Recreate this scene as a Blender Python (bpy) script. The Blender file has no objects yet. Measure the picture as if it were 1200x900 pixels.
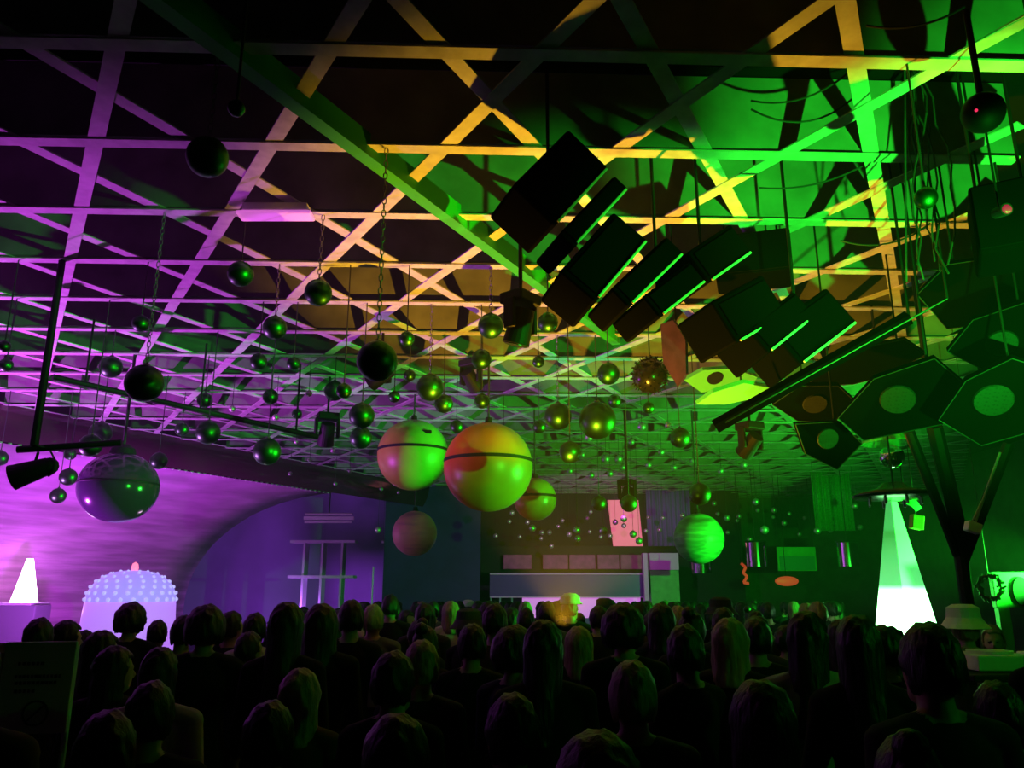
import bpy, bmesh, math, random
from mathutils import Vector, Matrix, noise
random.seed(7)
R = math.radians
scene = bpy.context.scene
C = scene.collection

# ---------------------------------------------------------------- camera
FPX, PITCH, CZ = 927.0, R(14.4), 1.85
cam_d = bpy.data.cameras.new('camera'); cam = bpy.data.objects.new('camera', cam_d); C.objects.link(cam)
cam.location = (0, 0, CZ); cam.rotation_euler = (R(90) + PITCH, 0, 0)
cam_d.sensor_fit = 'HORIZONTAL'; cam_d.sensor_width = 36.0; cam_d.lens = 36.0 * FPX / 1200.0
cam_d.clip_start = 0.05; cam_d.clip_end = 200
scene.camera = cam
scene.view_settings.view_transform = 'Standard'; scene.view_settings.look = 'None'
scene.view_settings.gamma = 1.0; scene.view_settings.use_curve_mapping = False
scene.view_settings.exposure = 0.0

CP, SP = math.cos(PITCH), math.sin(PITCH)
FWD = Vector((0, CP, SP)); UP = Vector((0, -SP, CP)); RIGHT = Vector((1, 0, 0)); EYE = Vector((0, 0, CZ))
def ray(px, py): return FWD + RIGHT * ((px - 600) / FPX) + UP * ((450 - py) / FPX)
def at(px, py, z): return EYE + ray(px, py) * z                       # z = distance along the lens axis
def at_height(px, py, h):
    r = ray(px, py); return EYE + r * ((h - CZ) / r.z)
def at_depth(px, py, y):
    r = ray(px, py); return EYE + r * (y / r.y)
def on_plane(px, py, p0, n):
    r = ray(px, py); return EYE + r * ((p0 - EYE).dot(n) / r.dot(n))

# ---------------------------------------------------------------- world: thin club haze in the dark
world = bpy.data.worlds.new('club_haze'); scene.world = world; world.use_nodes = True
wn = world.node_tree; wn.nodes.clear()
wo = wn.nodes.new('ShaderNodeOutputWorld'); wb = wn.nodes.new('ShaderNodeBackground')
wb.inputs['Color'].default_value = (0, 0, 0, 1); wb.inputs['Strength'].default_value = 0
wv = wn.nodes.new('ShaderNodeVolumeScatter'); wv.inputs['Color'].default_value = (1, 1, 1, 1)
wv.inputs['Density'].default_value = 0.003; wv.inputs['Anisotropy'].default_value = 0.2
wn.links.new(wb.outputs[0], wo.inputs['Surface']); wn.links.new(wv.outputs[0], wo.inputs['Volume'])
scene.cycles.volume_bounces = 0
scene.cycles.max_bounces = 5

# ---------------------------------------------------------------- stage lights
def spot(name, loc, aim, energy, color, size=60, blend=0.5, radius=0.06):
    d = bpy.data.lights.new(name, 'SPOT'); d.energy = energy; d.color = color
    d.spot_size = R(size); d.spot_blend = blend; d.shadow_soft_size = radius
    o = bpy.data.objects.new(name, d); C.objects.link(o); o.location = loc
    o.rotation_euler = (Vector(aim) - Vector(loc)).to_track_quat('-Z', 'Y').to_euler()
    return o
GREEN, PURPLE, AMBER = (0.02, 1.0, 0.03), (0.70, 0.07, 1.0), (1.0, 0.50, 0.02)
spot('green_wash_light', (4.4, 2.6, 2.6), (-3.2, 9.6, 4.75), 1700, GREEN, 43, 0.5, 0.03)
spot('green_rig_light', (2.6, 2.3, 1.6), (3.3, 6.1, 5.0), 2100, GREEN, 60, 0.6, 0.03)
spot('green_back_light', (6.6, 8.9, 1.9), (-0.6, 10.9, 3.4), 4600, GREEN, 50, 0.8, 0.06)
spot('green_bar_light', (6.6, 8.4, 2.2), (4.4, 15.0, 3.3), 2600, GREEN, 76, 0.8, 0.06)
spot('green_crowd_fill', (5.2, 1.4, 3.0), (1.9, 4.8, 1.2), 55, GREEN, 75, 0.9, 0.08)  # added weak fill that shades the near crowd, no fixture stands there
spot('purple_wash_light', (-8.3, 9.0, 0.8), (-6.4, 9.2, 4.7), 2800, PURPLE, 98, 0.3, 0.08)
spot('amber_wash_light', (0.4, 6.6, 1.55), (0.95, 6.9, 4.7), 1000, AMBER, 112, 0.4, 0.04)
spot('vault_wash_light', (-7.8, 14.4, 0.4), (-9.2, 16.2, 4.0), 1150, (0.58, 0.10, 0.92), 150, 0.9, 0.3)
spot('recess_wash_light', (-5.6, 21.6, 0.4), (-7.0, 25.6, 0.9), 900, (0.50, 0.13, 1.0), 140, 0.9, 0.15)
spot('bar_wash_light', (2.6, 18.6, 3.9), (2.2, 23.0, 2.2), 300, (0.75, 0.04, 0.65), 100, 0.8, 0.05)

# ---------------------------------------------------------------- materials
MATS = {}
def mat(name, color, rough=0.6, metal=0.0, emit=None, estr=0.0, vary=0.0, scale=6.0, stretch=(1, 1, 1), bump=0.0, spec=0.5, color2=None):
    if name in MATS: return MATS[name]
    m = bpy.data.materials.new(name); m.use_nodes = True; nt = m.node_tree
    b = nt.nodes['Principled BSDF']
    b.inputs['Base Color'].default_value = (*color, 1); b.inputs['Roughness'].default_value = rough
    b.inputs['Metallic'].default_value = metal; b.inputs['Specular IOR Level'].default_value = spec
    if emit: b.inputs['Emission Color'].default_value = (*emit, 1); b.inputs['Emission Strength'].default_value = estr
    if vary or bump:
        tc = nt.nodes.new('ShaderNodeTexCoord'); mp = nt.nodes.new('ShaderNodeMapping'); mp.inputs['Scale'].default_value = stretch
        nz = nt.nodes.new('ShaderNodeTexNoise'); nz.inputs['Scale'].default_value = scale; nz.inputs['Detail'].default_value = 6
        nt.links.new(tc.outputs['Object'], mp.inputs[0]); nt.links.new(mp.outputs[0], nz.inputs['Vector'])
        if vary:
            rp = nt.nodes.new('ShaderNodeValToRGB'); c2 = color2 or tuple(c * (1 - vary) for c in color)
            rp.color_ramp.elements[0].position = 0.35; rp.color_ramp.elements[1].position = 0.65
            rp.color_ramp.elements[0].color = (*c2, 1); rp.color_ramp.elements[1].color = (*color, 1)
            nt.links.new(nz.outputs['Fac'], rp.inputs[0]); nt.links.new(rp.outputs[0], b.inputs['Base Color'])
        if bump:
            bp = nt.nodes.new('ShaderNodeBump'); bp.inputs['Strength'].default_value = bump; bp.inputs['Distance'].default_value = 0.05
            nt.links.new(nz.outputs['Fac'], bp.inputs['Height']); nt.links.new(bp.outputs[0], b.inputs['Normal'])
    MATS[name] = m; return m
def banded(name, stops, scale, distort, rough=0.35):
    m = bpy.data.materials.new(name); m.use_nodes = True; nt = m.node_tree; b = nt.nodes['Principled BSDF']; b.inputs['Roughness'].default_value = rough
    tc = nt.nodes.new('ShaderNodeTexCoord'); mp = nt.nodes.new('ShaderNodeMapping'); mp.inputs['Scale'].default_value = (0.18, 0.18, 1)
    nz = nt.nodes.new('ShaderNodeTexNoise'); nz.inputs['Scale'].default_value = scale; nz.inputs['Detail'].default_value = 5; nz.inputs['Distortion'].default_value = distort
    rp = nt.nodes.new('ShaderNodeValToRGB')
    while len(rp.color_ramp.elements) < len(stops): rp.color_ramp.elements.new(0.5)
    for e, (p, c) in zip(rp.color_ramp.elements, stops): e.position = p; e.color = (*c, 1)
    nt.links.new(tc.outputs['Object'], mp.inputs[0]); nt.links.new(mp.outputs[0], nz.inputs['Vector'])
    nt.links.new(nz.outputs['Fac'], rp.inputs[0]); nt.links.new(rp.outputs[0], b.inputs['Base Color'])
    MATS[name] = m; return m
def grille_mat(name, base, hole, scale):
    m = bpy.data.materials.new(name); m.use_nodes = True; nt = m.node_tree; b = nt.nodes['Principled BSDF']; b.inputs['Roughness'].default_value = 0.6
    tc = nt.nodes.new('ShaderNodeTexCoord'); vo = nt.nodes.new('ShaderNodeTexVoronoi'); vo.inputs['Scale'].default_value = scale; vo.inputs['Randomness'].default_value = 0
    rp = nt.nodes.new('ShaderNodeValToRGB'); rp.color_ramp.elements[0].position = 0.28; rp.color_ramp.elements[1].position = 0.36
    rp.color_ramp.elements[0].color = (*hole, 1); rp.color_ramp.elements[1].color = (*base, 1)
    nt.links.new(tc.outputs['Object'], vo.inputs['Vector']); nt.links.new(vo.outputs['Distance'], rp.inputs[0]); nt.links.new(rp.outputs[0], b.inputs['Base Color'])
    MATS[name] = m; return m

STRIP = mat('pale_wood_strip', (0.62, 0.60, 0.58), 0.7, vary=0.25, scale=9, stretch=(1, 1, 1))
JOIST = mat('raw_joist_board', (0.30, 0.29, 0.28), 0.8, vary=0.35, scale=3)
BLACKP = mat('black_paint', (0.006, 0.006, 0.0065), 0.6, spec=0.3)
DECK = mat('black_deck', (0.004, 0.004, 0.004), 0.9, spec=0.1)
BLACKG = mat('black_gloss', (0.012, 0.012, 0.012), 0.22)
BLACKC = mat('black_cloth', (0.002, 0.002, 0.002), 0.95, spec=0.02)
BEAMG = mat('green_painted_steel', (0.02, 0.42, 0.04), 0.7)
FLOORM = mat('dark_floor', (0.03, 0.03, 0.032), 0.5, vary=0.4, scale=3)
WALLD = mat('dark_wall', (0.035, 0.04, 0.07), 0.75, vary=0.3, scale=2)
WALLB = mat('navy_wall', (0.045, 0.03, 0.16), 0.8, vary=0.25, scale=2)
WALLV = mat('haze_violet_wall', (0.28, 0.17, 0.42), 0.8, vary=0.2, scale=1)  # violet wall colour stands in for the lit haze of the recess
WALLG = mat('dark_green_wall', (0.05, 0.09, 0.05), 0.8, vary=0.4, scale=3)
VAULT = mat('streaked_plaster', (0.66, 0.26, 0.62), 0.85, vary=0.42, scale=1.4, stretch=(0.5, 0.5, 5.5), bump=0.5)
SOFFIT = mat('polished_dark_soffit', (0.12, 0.012, 0.07), 0.08, spec=0.9)  # reddish base colour stands in for the pinkish reflection
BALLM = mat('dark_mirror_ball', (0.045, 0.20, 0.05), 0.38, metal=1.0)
BALLT = mat('silver_bauble', (0.8, 0.8, 0.75), 0.4, metal=0.8)
CORD = mat('black_cord', (0.03, 0.03, 0.03), 0.6)
CHAIN = mat('dark_steel_chain', (0.22, 0.22, 0.22), 0.4, metal=0.8)
CHROME = mat('chrome', (0.75, 0.75, 0.75), 0.08, metal=1.0)
TRIMM = mat('dull_metal_trim', (0.05, 0.05, 0.05), 0.4, metal=0.5)
RAIL = mat('aluminium_rail', (0.7, 0.7, 0.7), 0.5, metal=0.3)
LAMPHOT = mat('lit_white_acrylic', (0.8, 0.8, 0.8), 0.4, emit=(0.95, 0.55, 1.0), estr=14.0)
ACORN_CUP = mat('lit_acorn_cap', (0.5, 0.45, 0.7), 0.5, emit=(0.36, 0.25, 1.0), estr=0.9)
ACORN_NUT = mat('lit_acorn_body', (0.5, 0.4, 0.7), 0.4, emit=(0.50, 0.20, 1.0), estr=0.95)
ACORN_TIP = mat('lit_pink_tip', (0.7, 0.3, 0.4), 0.4, emit=(1.0, 0.18, 0.35), estr=1.4)
PINKP = mat('pink_lit_panel', (0.8, 0.3, 0.4), 0.6, emit=(1.0, 0.16, 0.30), estr=0.62)
TILE = mat('mauve_tile', (0.42, 0.07, 0.28), 0.6, vary=0.35, scale=5)
COUNTER = mat('violet_counter', (0.12, 0.03, 0.30), 0.45, vary=0.2, scale=1)
LILAC = mat('lilac_column', (0.62, 0.40, 0.78), 0.6)
REDN = mat('red_neon', (0.4, 0.05, 0.03), 0.5, emit=(1.0, 0.10, 0.04), estr=0.35)
BARLIT = mat('lit_back_bar', (0.5, 0.3, 0.6), 0.5, emit=(0.75, 0.22, 0.85), estr=0.75)
GREENPANEL = mat('green_board', (0.10, 0.55, 0.12), 0.6, vary=0.25, scale=4)
WHITEP = mat('white_plastic', (0.8, 0.8, 0.8), 0.5)
BROWN = mat('brown_board', (0.30, 0.16, 0.06), 0.7, vary=0.3)
PINKPLATE = mat('dusty_pink_plate', (0.14, 0.05, 0.28), 0.5, vary=0.4, scale=10)
CURTAIN = mat('violet_drape', (0.30, 0.10, 0.60), 0.9)
GCURTAIN = mat('green_sequin_drape', (0.12, 0.50, 0.14), 0.35, vary=0.6, scale=40)
PANELBLK = mat('black_panel', (0.0009, 0.0010, 0.0009), 0.8, spec=0.02)
GRILLE = grille_mat('speaker_grille', (0.008, 0.009, 0.008), (0.001, 0.001, 0.001), 45)
GREYGLASS = mat('grey_globe', (0.055, 0.030, 0.085), 0.15, spec=0.6)

# ---------------------------------------------------------------- helpers
def link(name, me, m=None, parent=None, smooth=False):
    o = bpy.data.objects.new(name, me); C.objects.link(o)
    if m is not None and not me.materials: me.materials.append(m)
    if parent is not None: o.parent = parent
    if smooth:
        for p in me.polygons: p.use_smooth = True
    return o
def obj(name, bm, m, parent=None, smooth=False):
    bmesh.ops.recalc_face_normals(bm, faces=bm.faces)
    me = bpy.data.meshes.new(name); bm.to_mesh(me); bm.free()
    return link(name, me, m, parent, smooth)
def tag(o, label, cat, group=None):
    o['label'] = label; o['category'] = cat
    if group: o['group'] = group
    return o
def struct(o): o['kind'] = 'structure'; return o
def thing(name, label, cat, loc=(0, 0, 0), rz=0.0, group=None):
    o = bpy.data.objects.new(name, None); C.objects.link(o); o.location = loc; o.rotation_euler = (0, 0, rz)
    o.empty_display_size = 0.1
    return tag(o, label, cat, group)
def box(bm, c, s, rot=None, bev=0.0):
    g = bmesh.ops.create_cube(bm, size=1.0)
    for v in g['verts']:
        v.co = Vector((v.co.x * s[0], v.co.y * s[1], v.co.z * s[2]))
    if bev:
        es = list({e for v in g['verts'] for e in v.link_edges})
        r = bmesh.ops.bevel(bm, geom=es, offset=bev, segments=2, affect='EDGES', profile=0.5)
        vs = list({v for f in r['faces'] for v in f.verts} | {v for v in g['verts'] if v.is_valid})
    else: vs = g['verts']
    for v in vs:
        if rot is not None: v.co = rot @ v.co
        v.co += Vector(c)
    return vs
def tube(bm, a, b, r1, r2=None, seg=10, caps=True):
    a, b = Vector(a), Vector(b); d = b - a
    if d.length < 1e-6: return
    M = Matrix.Translation((a + b) / 2) @ d.to_track_quat('Z', 'Y').to_matrix().to_4x4()
    bmesh.ops.create_cone(bm, cap_ends=caps, segments=seg, radius1=r1, radius2=r1 if r2 is None else r2, depth=d.length, matrix=M)
def path_tube(bm, pts, r, seg=8):
    for a, b in zip(pts[:-1], pts[1:]): tube(bm, a, b, r, r, seg)
def ball(bm, c, r, sub=3, sc=(1, 1, 1)):
    M = Matrix.Translation(Vector(c)) @ Matrix.Diagonal((r * sc[0], r * sc[1], r * sc[2], 1))
    return bmesh.ops.create_icosphere(bm, subdivisions=sub, radius=1.0, matrix=M)['verts']
def uvball(bm, c, r, u=40, v=24):
    return bmesh.ops.create_uvsphere(bm, u_segments=u, v_segments=v, radius=r, matrix=Matrix.Translation(Vector(c)))['verts']
def lathe(bm, prof, seg=32, c=(0, 0, 0)):
    rings = []
    for r, z in prof:
        if r < 1e-5: rings.append([bm.verts.new((c[0], c[1], c[2] + z))])
        else: rings.append([bm.verts.new((c[0] + r * math.cos(2 * math.pi * k / seg), c[1] + r * math.sin(2 * math.pi * k / seg), c[2] + z)) for k in range(seg)])
    for a, b in zip(rings[:-1], rings[1:]):
        for k in range(seg):
            q = [a[k % len(a)], a[(k + 1) % len(a)], b[(k + 1) % len(b)], b[k % len(b)]]
            u = []
            for v in q:
                if v not in u: u.append(v)
            if len(u) > 2: bm.faces.new(u)
def prism(bm, pts, off):
    off = Vector(off); a = [bm.verts.new(p) for p in pts]; b = [bm.verts.new(Vector(p) + off) for p in pts]
    bm.faces.new(a); bm.faces.new(list(reversed(b)))
    for k in range(len(a)):
        bm.faces.new([a[k], a[(k + 1) % len(a)], b[(k + 1) % len(a)], b[k]])
def new(): return bmesh.new()

# ================================================================ THE ROOM
LAT = 4.70                                   # height of the lattice under the ceiling
YAW = R(2.1)
eV = Vector((-math.sin(YAW), math.cos(YAW), 0)); eU = Vector((math.cos(YAW), math.sin(YAW), 0))
def rotz(v, a): return Vector((v.x * math.cos(a) - v.y * math.sin(a), v.x * math.sin(a) + v.y * math.cos(a), 0))
eR = rotz(eV, -R(30)); eL = rotz(eV, R(30))  # the two slanting lattice directions
nR = rotz(eR, -R(90)); nL = rotz(eL, -R(90))
left_pt = at_height(0, 474, LAT); left_pt.z = 0
right_pt = Vector((3.3, 5.1, 0))
cLeft, cRight = left_pt.dot(nR), right_pt.dot(nR) + 0.25
BACK, FRONT = 26.0, 1.6

fb = new(); box(fb, (0, 12, -0.05), (46, 34, 0.1)); floor = struct(obj('floor', fb, FLOORM))
# ceiling deck, a little above the boards
cb = new(); box(cb, (0, 12, LAT + 0.66), (46, 34, 0.08)); ceiling = struct(obj('ceiling', cb, DECK))
def clip_line(p, d):
    """the stretch of the line p + t d inside the lattice's outline"""
    t0, t1 = -80.0, 80.0
    for n, c in ((nR, cLeft), (-nR, -cRight), (eV, FRONT), (-eV, -BACK)):
        dn, k = d.dot(n), p.dot(n) - c
        if abs(dn) < 1e-6:
            if k < -1e-4: return None
            continue
        t = -k / dn
        if dn > 0: t0 = max(t0, t)
        else: t1 = min(t1, t)
    return (t0, t1) if t1 - t0 > 0.1 else None
def strip_obj(name, p, d, n, width, z0, z1, m, t):
    bm = new(); a, b = p + d * t[0], p + d * t[1]
    pts = [a + n * width / 2, b + n * width / 2, b - n * width / 2, a - n * width / 2]
    prism(bm, [Vector((q.x, q.y, z0)) for q in pts], (0, 0, z1 - z0))
    return obj(name, bm, m, ceiling)
anchorH = at_height(533, 176, LAT); anchorL = at_height(147.7, 0, LAT); anchorR = at_height(990, 0, LAT)
for v in (anchorH, anchorL, anchorR): v.z = 0
S = 1.0
for fam, (anc, d, n) in enumerate(((anchorH, eU, eV), (anchorL, eL, nL), (anchorR, eR, nR))):
    c0 = anc.dot(n)
    for k in range(-60, 60):
        p = n * (c0 + k * S); t = clip_line(p, d)
        if t is None: continue
        if fam == 2 and k == -3:      # one line is a deep green beam that dips below the strips
            t = (t[0], (at_height(718, 398, LAT) - p).dot(d))
            strip_obj('green_beam', p, d, n, 0.10, LAT - 0.07, LAT + 0.10, BEAMG, t); continue
        z = LAT + 0.012 * fam
        strip_obj('lattice_strip', p, d, n, 0.10, z, z + 0.011, STRIP, t)
        if fam == 0: strip_obj('joist_board', p, d, n, 0.04, LAT + 0.045, LAT + 0.60, JOIST, t)

# polished soffit along the left edge of the lattice, and the vault beyond it
pL0 = nR * cLeft
def left_at(s, t, z): q = pL0 + eR * s - nR * t; return Vector((q.x, q.y, z))     # s along the edge, t outwards
sEnd = (at_height(392, 551, LAT) - pL0).dot(eR)
s0 = sEnd - 24.0
bm = new(); SOFB = LAT - 0.56
for sa, sb in ((s0, sEnd + 7.0),):
    a, b = left_at(sa, 0.0, LAT + 0.03), left_at(sb, 0.0, LAT + 0.03)
    N = 10; prof = [(0.20 * (1 - math.cos(R(90) * k / N)), LAT + 0.03 - 0.59 * math.sin(R(90) * k / N) ** 1.0) for k in range(N + 1)]
    prof = [(0.16 * (k / N) ** 2, LAT + 0.03 - 0.59 * k / N) for k in range(N + 1)]
    va = [bm.verts.new(left_at(sa, t, z)) for t, z in prof] + [bm.verts.new(left_at(sa, 0.4, LAT + 0.03))]
    vb = [bm.verts.new(left_at(sb, t, z)) for t, z in prof] + [bm.verts.new(left_at(sb, 0.4, LAT + 0.03))]
    for k in range(len(va) - 1): bm.faces.new([va[k], va[k + 1], vb[k + 1], vb[k]])
    bm.faces.new(va); bm.faces.new(list(reversed(vb)))
struct(obj('trim_1', bm, SOFFIT, smooth=False))
bm = new()
for k in range(int((sEnd - s0 - 4) / 0.16)):
    ball(bm, left_at(sEnd - 0.1 - k * 0.16, 0.2, SOFB - 0.0), 0.035, 1)
o = struct(obj('trim_2', bm, mat('pale_bead', (0.8, 0.75, 0.8), 0.4)))
bm = new(); NP = 26; A, Bz = 4.9, 2.75
prof = [(0.17 + A * math.sin(R(90) * k / NP), SOFB - 0.02 - Bz * (1 - math.cos(R(90) * k / NP))) for k in range(NP + 1)] + [(A + 0.17, 0.0)]
prof2 = [(0.17 + (A + 0.3) * math.sin(R(90) * k / NP), SOFB + 0.28 - Bz * (1 - math.cos(R(90) * k / NP))) for k in range(NP + 1)] + [(A + 0.47, 0.0)]
NS = 24
rows = [[bm.verts.new(left_at(s0 + (sEnd - s0) * j / NS, t, z)) for t, z in prof] for j in range(NS + 1)]
for a, b in zip(rows[:-1], rows[1:]):
    for k in range(len(a) - 1): bm.faces.new([a[k], a[k + 1], b[k + 1], b[k]])
outer = [bm.verts.new(left_at(sEnd, t, z)) for t, z in prof2]
for k in range(len(outer) - 1): bm.faces.new([rows[-1][k], outer[k], outer[k + 1], rows[-1][k + 1]])
struct(obj('wall_left', bm, VAULT, smooth=True))
# back wall, right wall, front wall
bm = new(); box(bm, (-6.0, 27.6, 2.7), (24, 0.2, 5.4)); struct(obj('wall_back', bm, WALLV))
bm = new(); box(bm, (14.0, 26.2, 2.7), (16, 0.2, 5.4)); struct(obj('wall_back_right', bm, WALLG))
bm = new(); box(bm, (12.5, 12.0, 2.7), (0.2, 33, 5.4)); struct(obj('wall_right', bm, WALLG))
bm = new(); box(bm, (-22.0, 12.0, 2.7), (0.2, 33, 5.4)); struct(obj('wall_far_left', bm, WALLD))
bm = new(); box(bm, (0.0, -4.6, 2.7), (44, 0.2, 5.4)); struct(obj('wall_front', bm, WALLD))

TOP = LAT + 0.62                             # underside of the deck
HUNG = LAT + 0.001                           # underside of the strips
def snap(px, py, z):
    """nearest lens distance at which the thing hangs straight below a cross strip"""
    c0 = anchorH.dot(eV); r = ray(px, py); v = (EYE + r * z).dot(eV); k = round((v - c0) / S)
    while True:
        z2 = (c0 + k * S - EYE.dot(eV)) / r.dot(eV)
        if (EYE + r * z2).z < LAT - 0.25: return z2
        k -= 1
# ================================================================ HANGING BALLS
def zlat(py): return FPX * (LAT - CZ) / (CP * max(20.0, 688.0 - py))
bm = new(); uvball(bm, (0, 0, 0), 1.0, 28, 18); BALL_ME = bpy.data.meshes.new('ball'); bm.to_mesh(BALL_ME); bm.free()
for p in BALL_ME.polygons: p.use_smooth = True
BALL_ME.materials.append(BALLM)
bm = new(); ball(bm, (0, 0, 0), 1.0, 2); TINY_ME = bpy.data.meshes.new('bauble'); bm.to_mesh(TINY_ME); bm.free()
for p in TINY_ME.polygons: p.use_smooth = True
TINY_ME.materials.append(BALLT)
bm = new(); lathe(bm, [(0, 0.13), (0.10, 0.13), (0.16, 0.08), (0.19, 0), (0, 0)], 14); CAP_ME = bpy.data.meshes.new('cap'); bm.to_mesh(CAP_ME); bm.free()
CAP_ME.materials.append(CHAIN)
bm = new(); tube(bm, (0, 0, 0), (0, 0, 1), 1, 1, 6); CORD_ME = bpy.data.meshes.new('cord'); bm.to_mesh(CORD_ME); bm.free(); CORD_ME.materials.append(CORD)
def chain_mesh(L, r=0.012):
    bm = new(); n = max(2, int(L / 0.045))
    for k in range(n):
        z = L * (k + 0.5) / n; hh = L / n * 0.62; ax = Vector((1, 0, 0)) if k % 2 else Vector((0, 1, 0))
        p = [Vector((0, 0, z - hh)), Vector((0, 0, z - hh * 0.5)) + ax * r, Vector((0, 0, z + hh * 0.5)) + ax * r, Vector((0, 0, z + hh)), Vector((0, 0, z + hh * 0.5)) - ax * r, Vector((0, 0, z - hh * 0.5)) - ax * r]
        for a, b in zip(p, p[1:] + p[:1]): tube(bm, a, b, 0.0035, 0.0035, 4, False)
    me = bpy.data.meshes.new('chain'); bm.to_mesh(me); bm.free(); me.materials.append(CHAIN); return me
LANDMARKS = [((323, 257), 'pink lit ceiling lamp'), ((45, 470), 'drop pole'), ((139, 571), 'dark grey globe'), ((180, 470), 'long lighting rail'), ((300, 497), 'long lighting rail'), ((484, 533), 'yellow green planet'),
    ((572, 547), 'big orange planet'), ((627, 585), 'small orange planet'), ((700, 385), 'tip of the green beam'), ((440, 215), 'green beam'), ((762, 440), 'studded ball'), ((486, 625), 'tan banded planet'), ((819, 631), 'striped green planet'),
    ((733, 615), 'pink screen'), ((383, 507), 'lamp on the long rail'), ((665, 670), 'bar canopy'), ((978, 600), 'green drape'), ((934, 655), 'wide green board'), ((850, 455), 'bright green plates'), ((885, 650), 'chrome cylinder'), ((1165, 245), 'hung black speaker box'), ((385, 607), 'twin tube light')]
def near(px, py):
    (x, y), n = min(LANDMARKS, key=lambda l: math.hypot(l[0][0] - px, l[0][1] - py)); d = py - y
    return f'{"just " if math.hypot(x - px, d) < 45 else ""}{"above" if d < -22 else ("below" if d > 22 else "beside")} the {n}'
def zone(px, py):
    if py > 586 and px > 530: return 'over the bar'
    if px < 400: return 'under the purple lit strips'
    if px < 660: return 'under the yellow lit strips'
    return 'under the green lit ceiling'
HUNG_AT = [(*at(a, b, snap(a, b, d)).xy, c * d / FPX + 0.03) for a, b, c, d in ((484, 533, 41.5, 12.0), (572, 547, 52, 9.9), (627, 585, 25, 12.2), (486, 625, 26, 14.2), (819, 631, 29, 12.8), (139, 571, 45, 9.6), (700, 493, 22, 9.2), (762, 440, 22, 7.6))]
def clear_z(px, py, r, z):
    z0 = z = snap(px, py, z)
    for k in range(8):
        c = at(px, py, z); rr = r * z / FPX
        if all((c.x - x) ** 2 + (c.y - y) ** 2 > (rr + q + 0.02) ** 2 for x, y, q in HUNG_AT): break
        z = snap(px, py, z0 - (k // 2 + 1) * (1.0 if k % 2 == 0 else -1.0))
    HUNG_AT.append((c.x, c.y, rr)); return z
def hang(px, py, r, z=None, name='hanging_ball', tiny=False, chain=False, label=None, me=None, cat='ball'):
    if z is None:
        D = 0.26 if r >= 12 else (0.22 if r > 5 else 0.16)
        z = D / 2 * FPX / r
        z = max(3.6, min(z, 0.80 * zlat(py), 23.0))
        z = clear_z(px, py, r, z)
    else: z = snap(px, py, z)
    c = at(px, py, z); rad = r * z / FPX
    size = 'large' if r >= 14 else ('medium' if r >= 7 else 'small')
    kind = 'silver bauble' if tiny else 'dark green mirror ball'
    zn = near(px, py)
    if label is None:
        label = f'{size} {kind} on a {"chain" if chain else "cord"} {zn}'
        group = f'{size} {"chain" if chain else "cord"} hung {kind}s {zn}'
    else: group = None
    t = thing(name, label, cat, c, 0, group)
    b = link('ball', me or (TINY_ME if tiny else BALL_ME), None, t); b.scale = (rad,) * 3; b.rotation_euler = (0, 0, random.uniform(0, 6))
    cp = link('cap', CAP_ME, None, t); cp.scale = (rad,) * 3; cp.location = (0, 0, rad * 0.985)
    L = HUNG - c.z - rad
    if chain: link('chain', chain_mesh(L), None, t).location = (0, 0, rad)
    else:
        k = link('cord', CORD_ME, None, t); k.scale = (0.006 if not tiny else 0.004,) * 2 + (L,); k.location = (0, 0, rad)
    return t
BIG = [(243, 184, 24, 1), (277, 127, 10, 0), (282, 321, 15, 0), (373, 343, 16, 1), (322, 384, 14, 1), (165, 379, 10, 0), (7, 428, 8, 0), (5, 406, 7, 0),
       (130, 430, 13, 0), (169, 449, 22, 1), (303, 424, 10, 0), (344, 426, 8, 0), (317, 465, 9, 0), (118, 507, 13, 0), (106, 522, 13, 0),
       (213, 503, 8, 0), (244, 507, 14, 0), (186, 540, 10, 0), (313, 529, 16, 0), (240, 469, 9, 0), (392, 458, 12, 0), (0, 537, 9, 0), (348, 485, 6, 0),
       (442, 423, 24, 1), (575, 382, 15, 1), (477, 397, 9, 0), (564, 421, 12, 0), (642, 378, 12, 0), (631, 424, 7, 0), (504, 454, 16, 1), (462, 465, 7, 0),
       (520, 473, 11, 0), (424, 487, 15, 0), (423, 513, 13, 0), (403, 458, 9, 0), (654, 488, 16, 1), (713, 438, 13, 0), (668, 530, 13, 0),
       (632, 500, 8, 0), (702, 590, 9, 0), (737, 590, 10, 0), (797, 513, 12, 0), (820, 579, 13, 0), (82, 532, 7, 0), (80, 559, 10, 0), (68, 581, 9, 0),
       (565, 470, 9, 0), (480, 440, 7, 0), (535, 500, 8, 0), (1085, 232, 13, 0), (720, 470, 8, 0), (760, 478, 7, 0), (590, 512, 7, 0)]
for px, py, r, ch in BIG: hang(px, py, r, chain=bool(ch))
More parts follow.
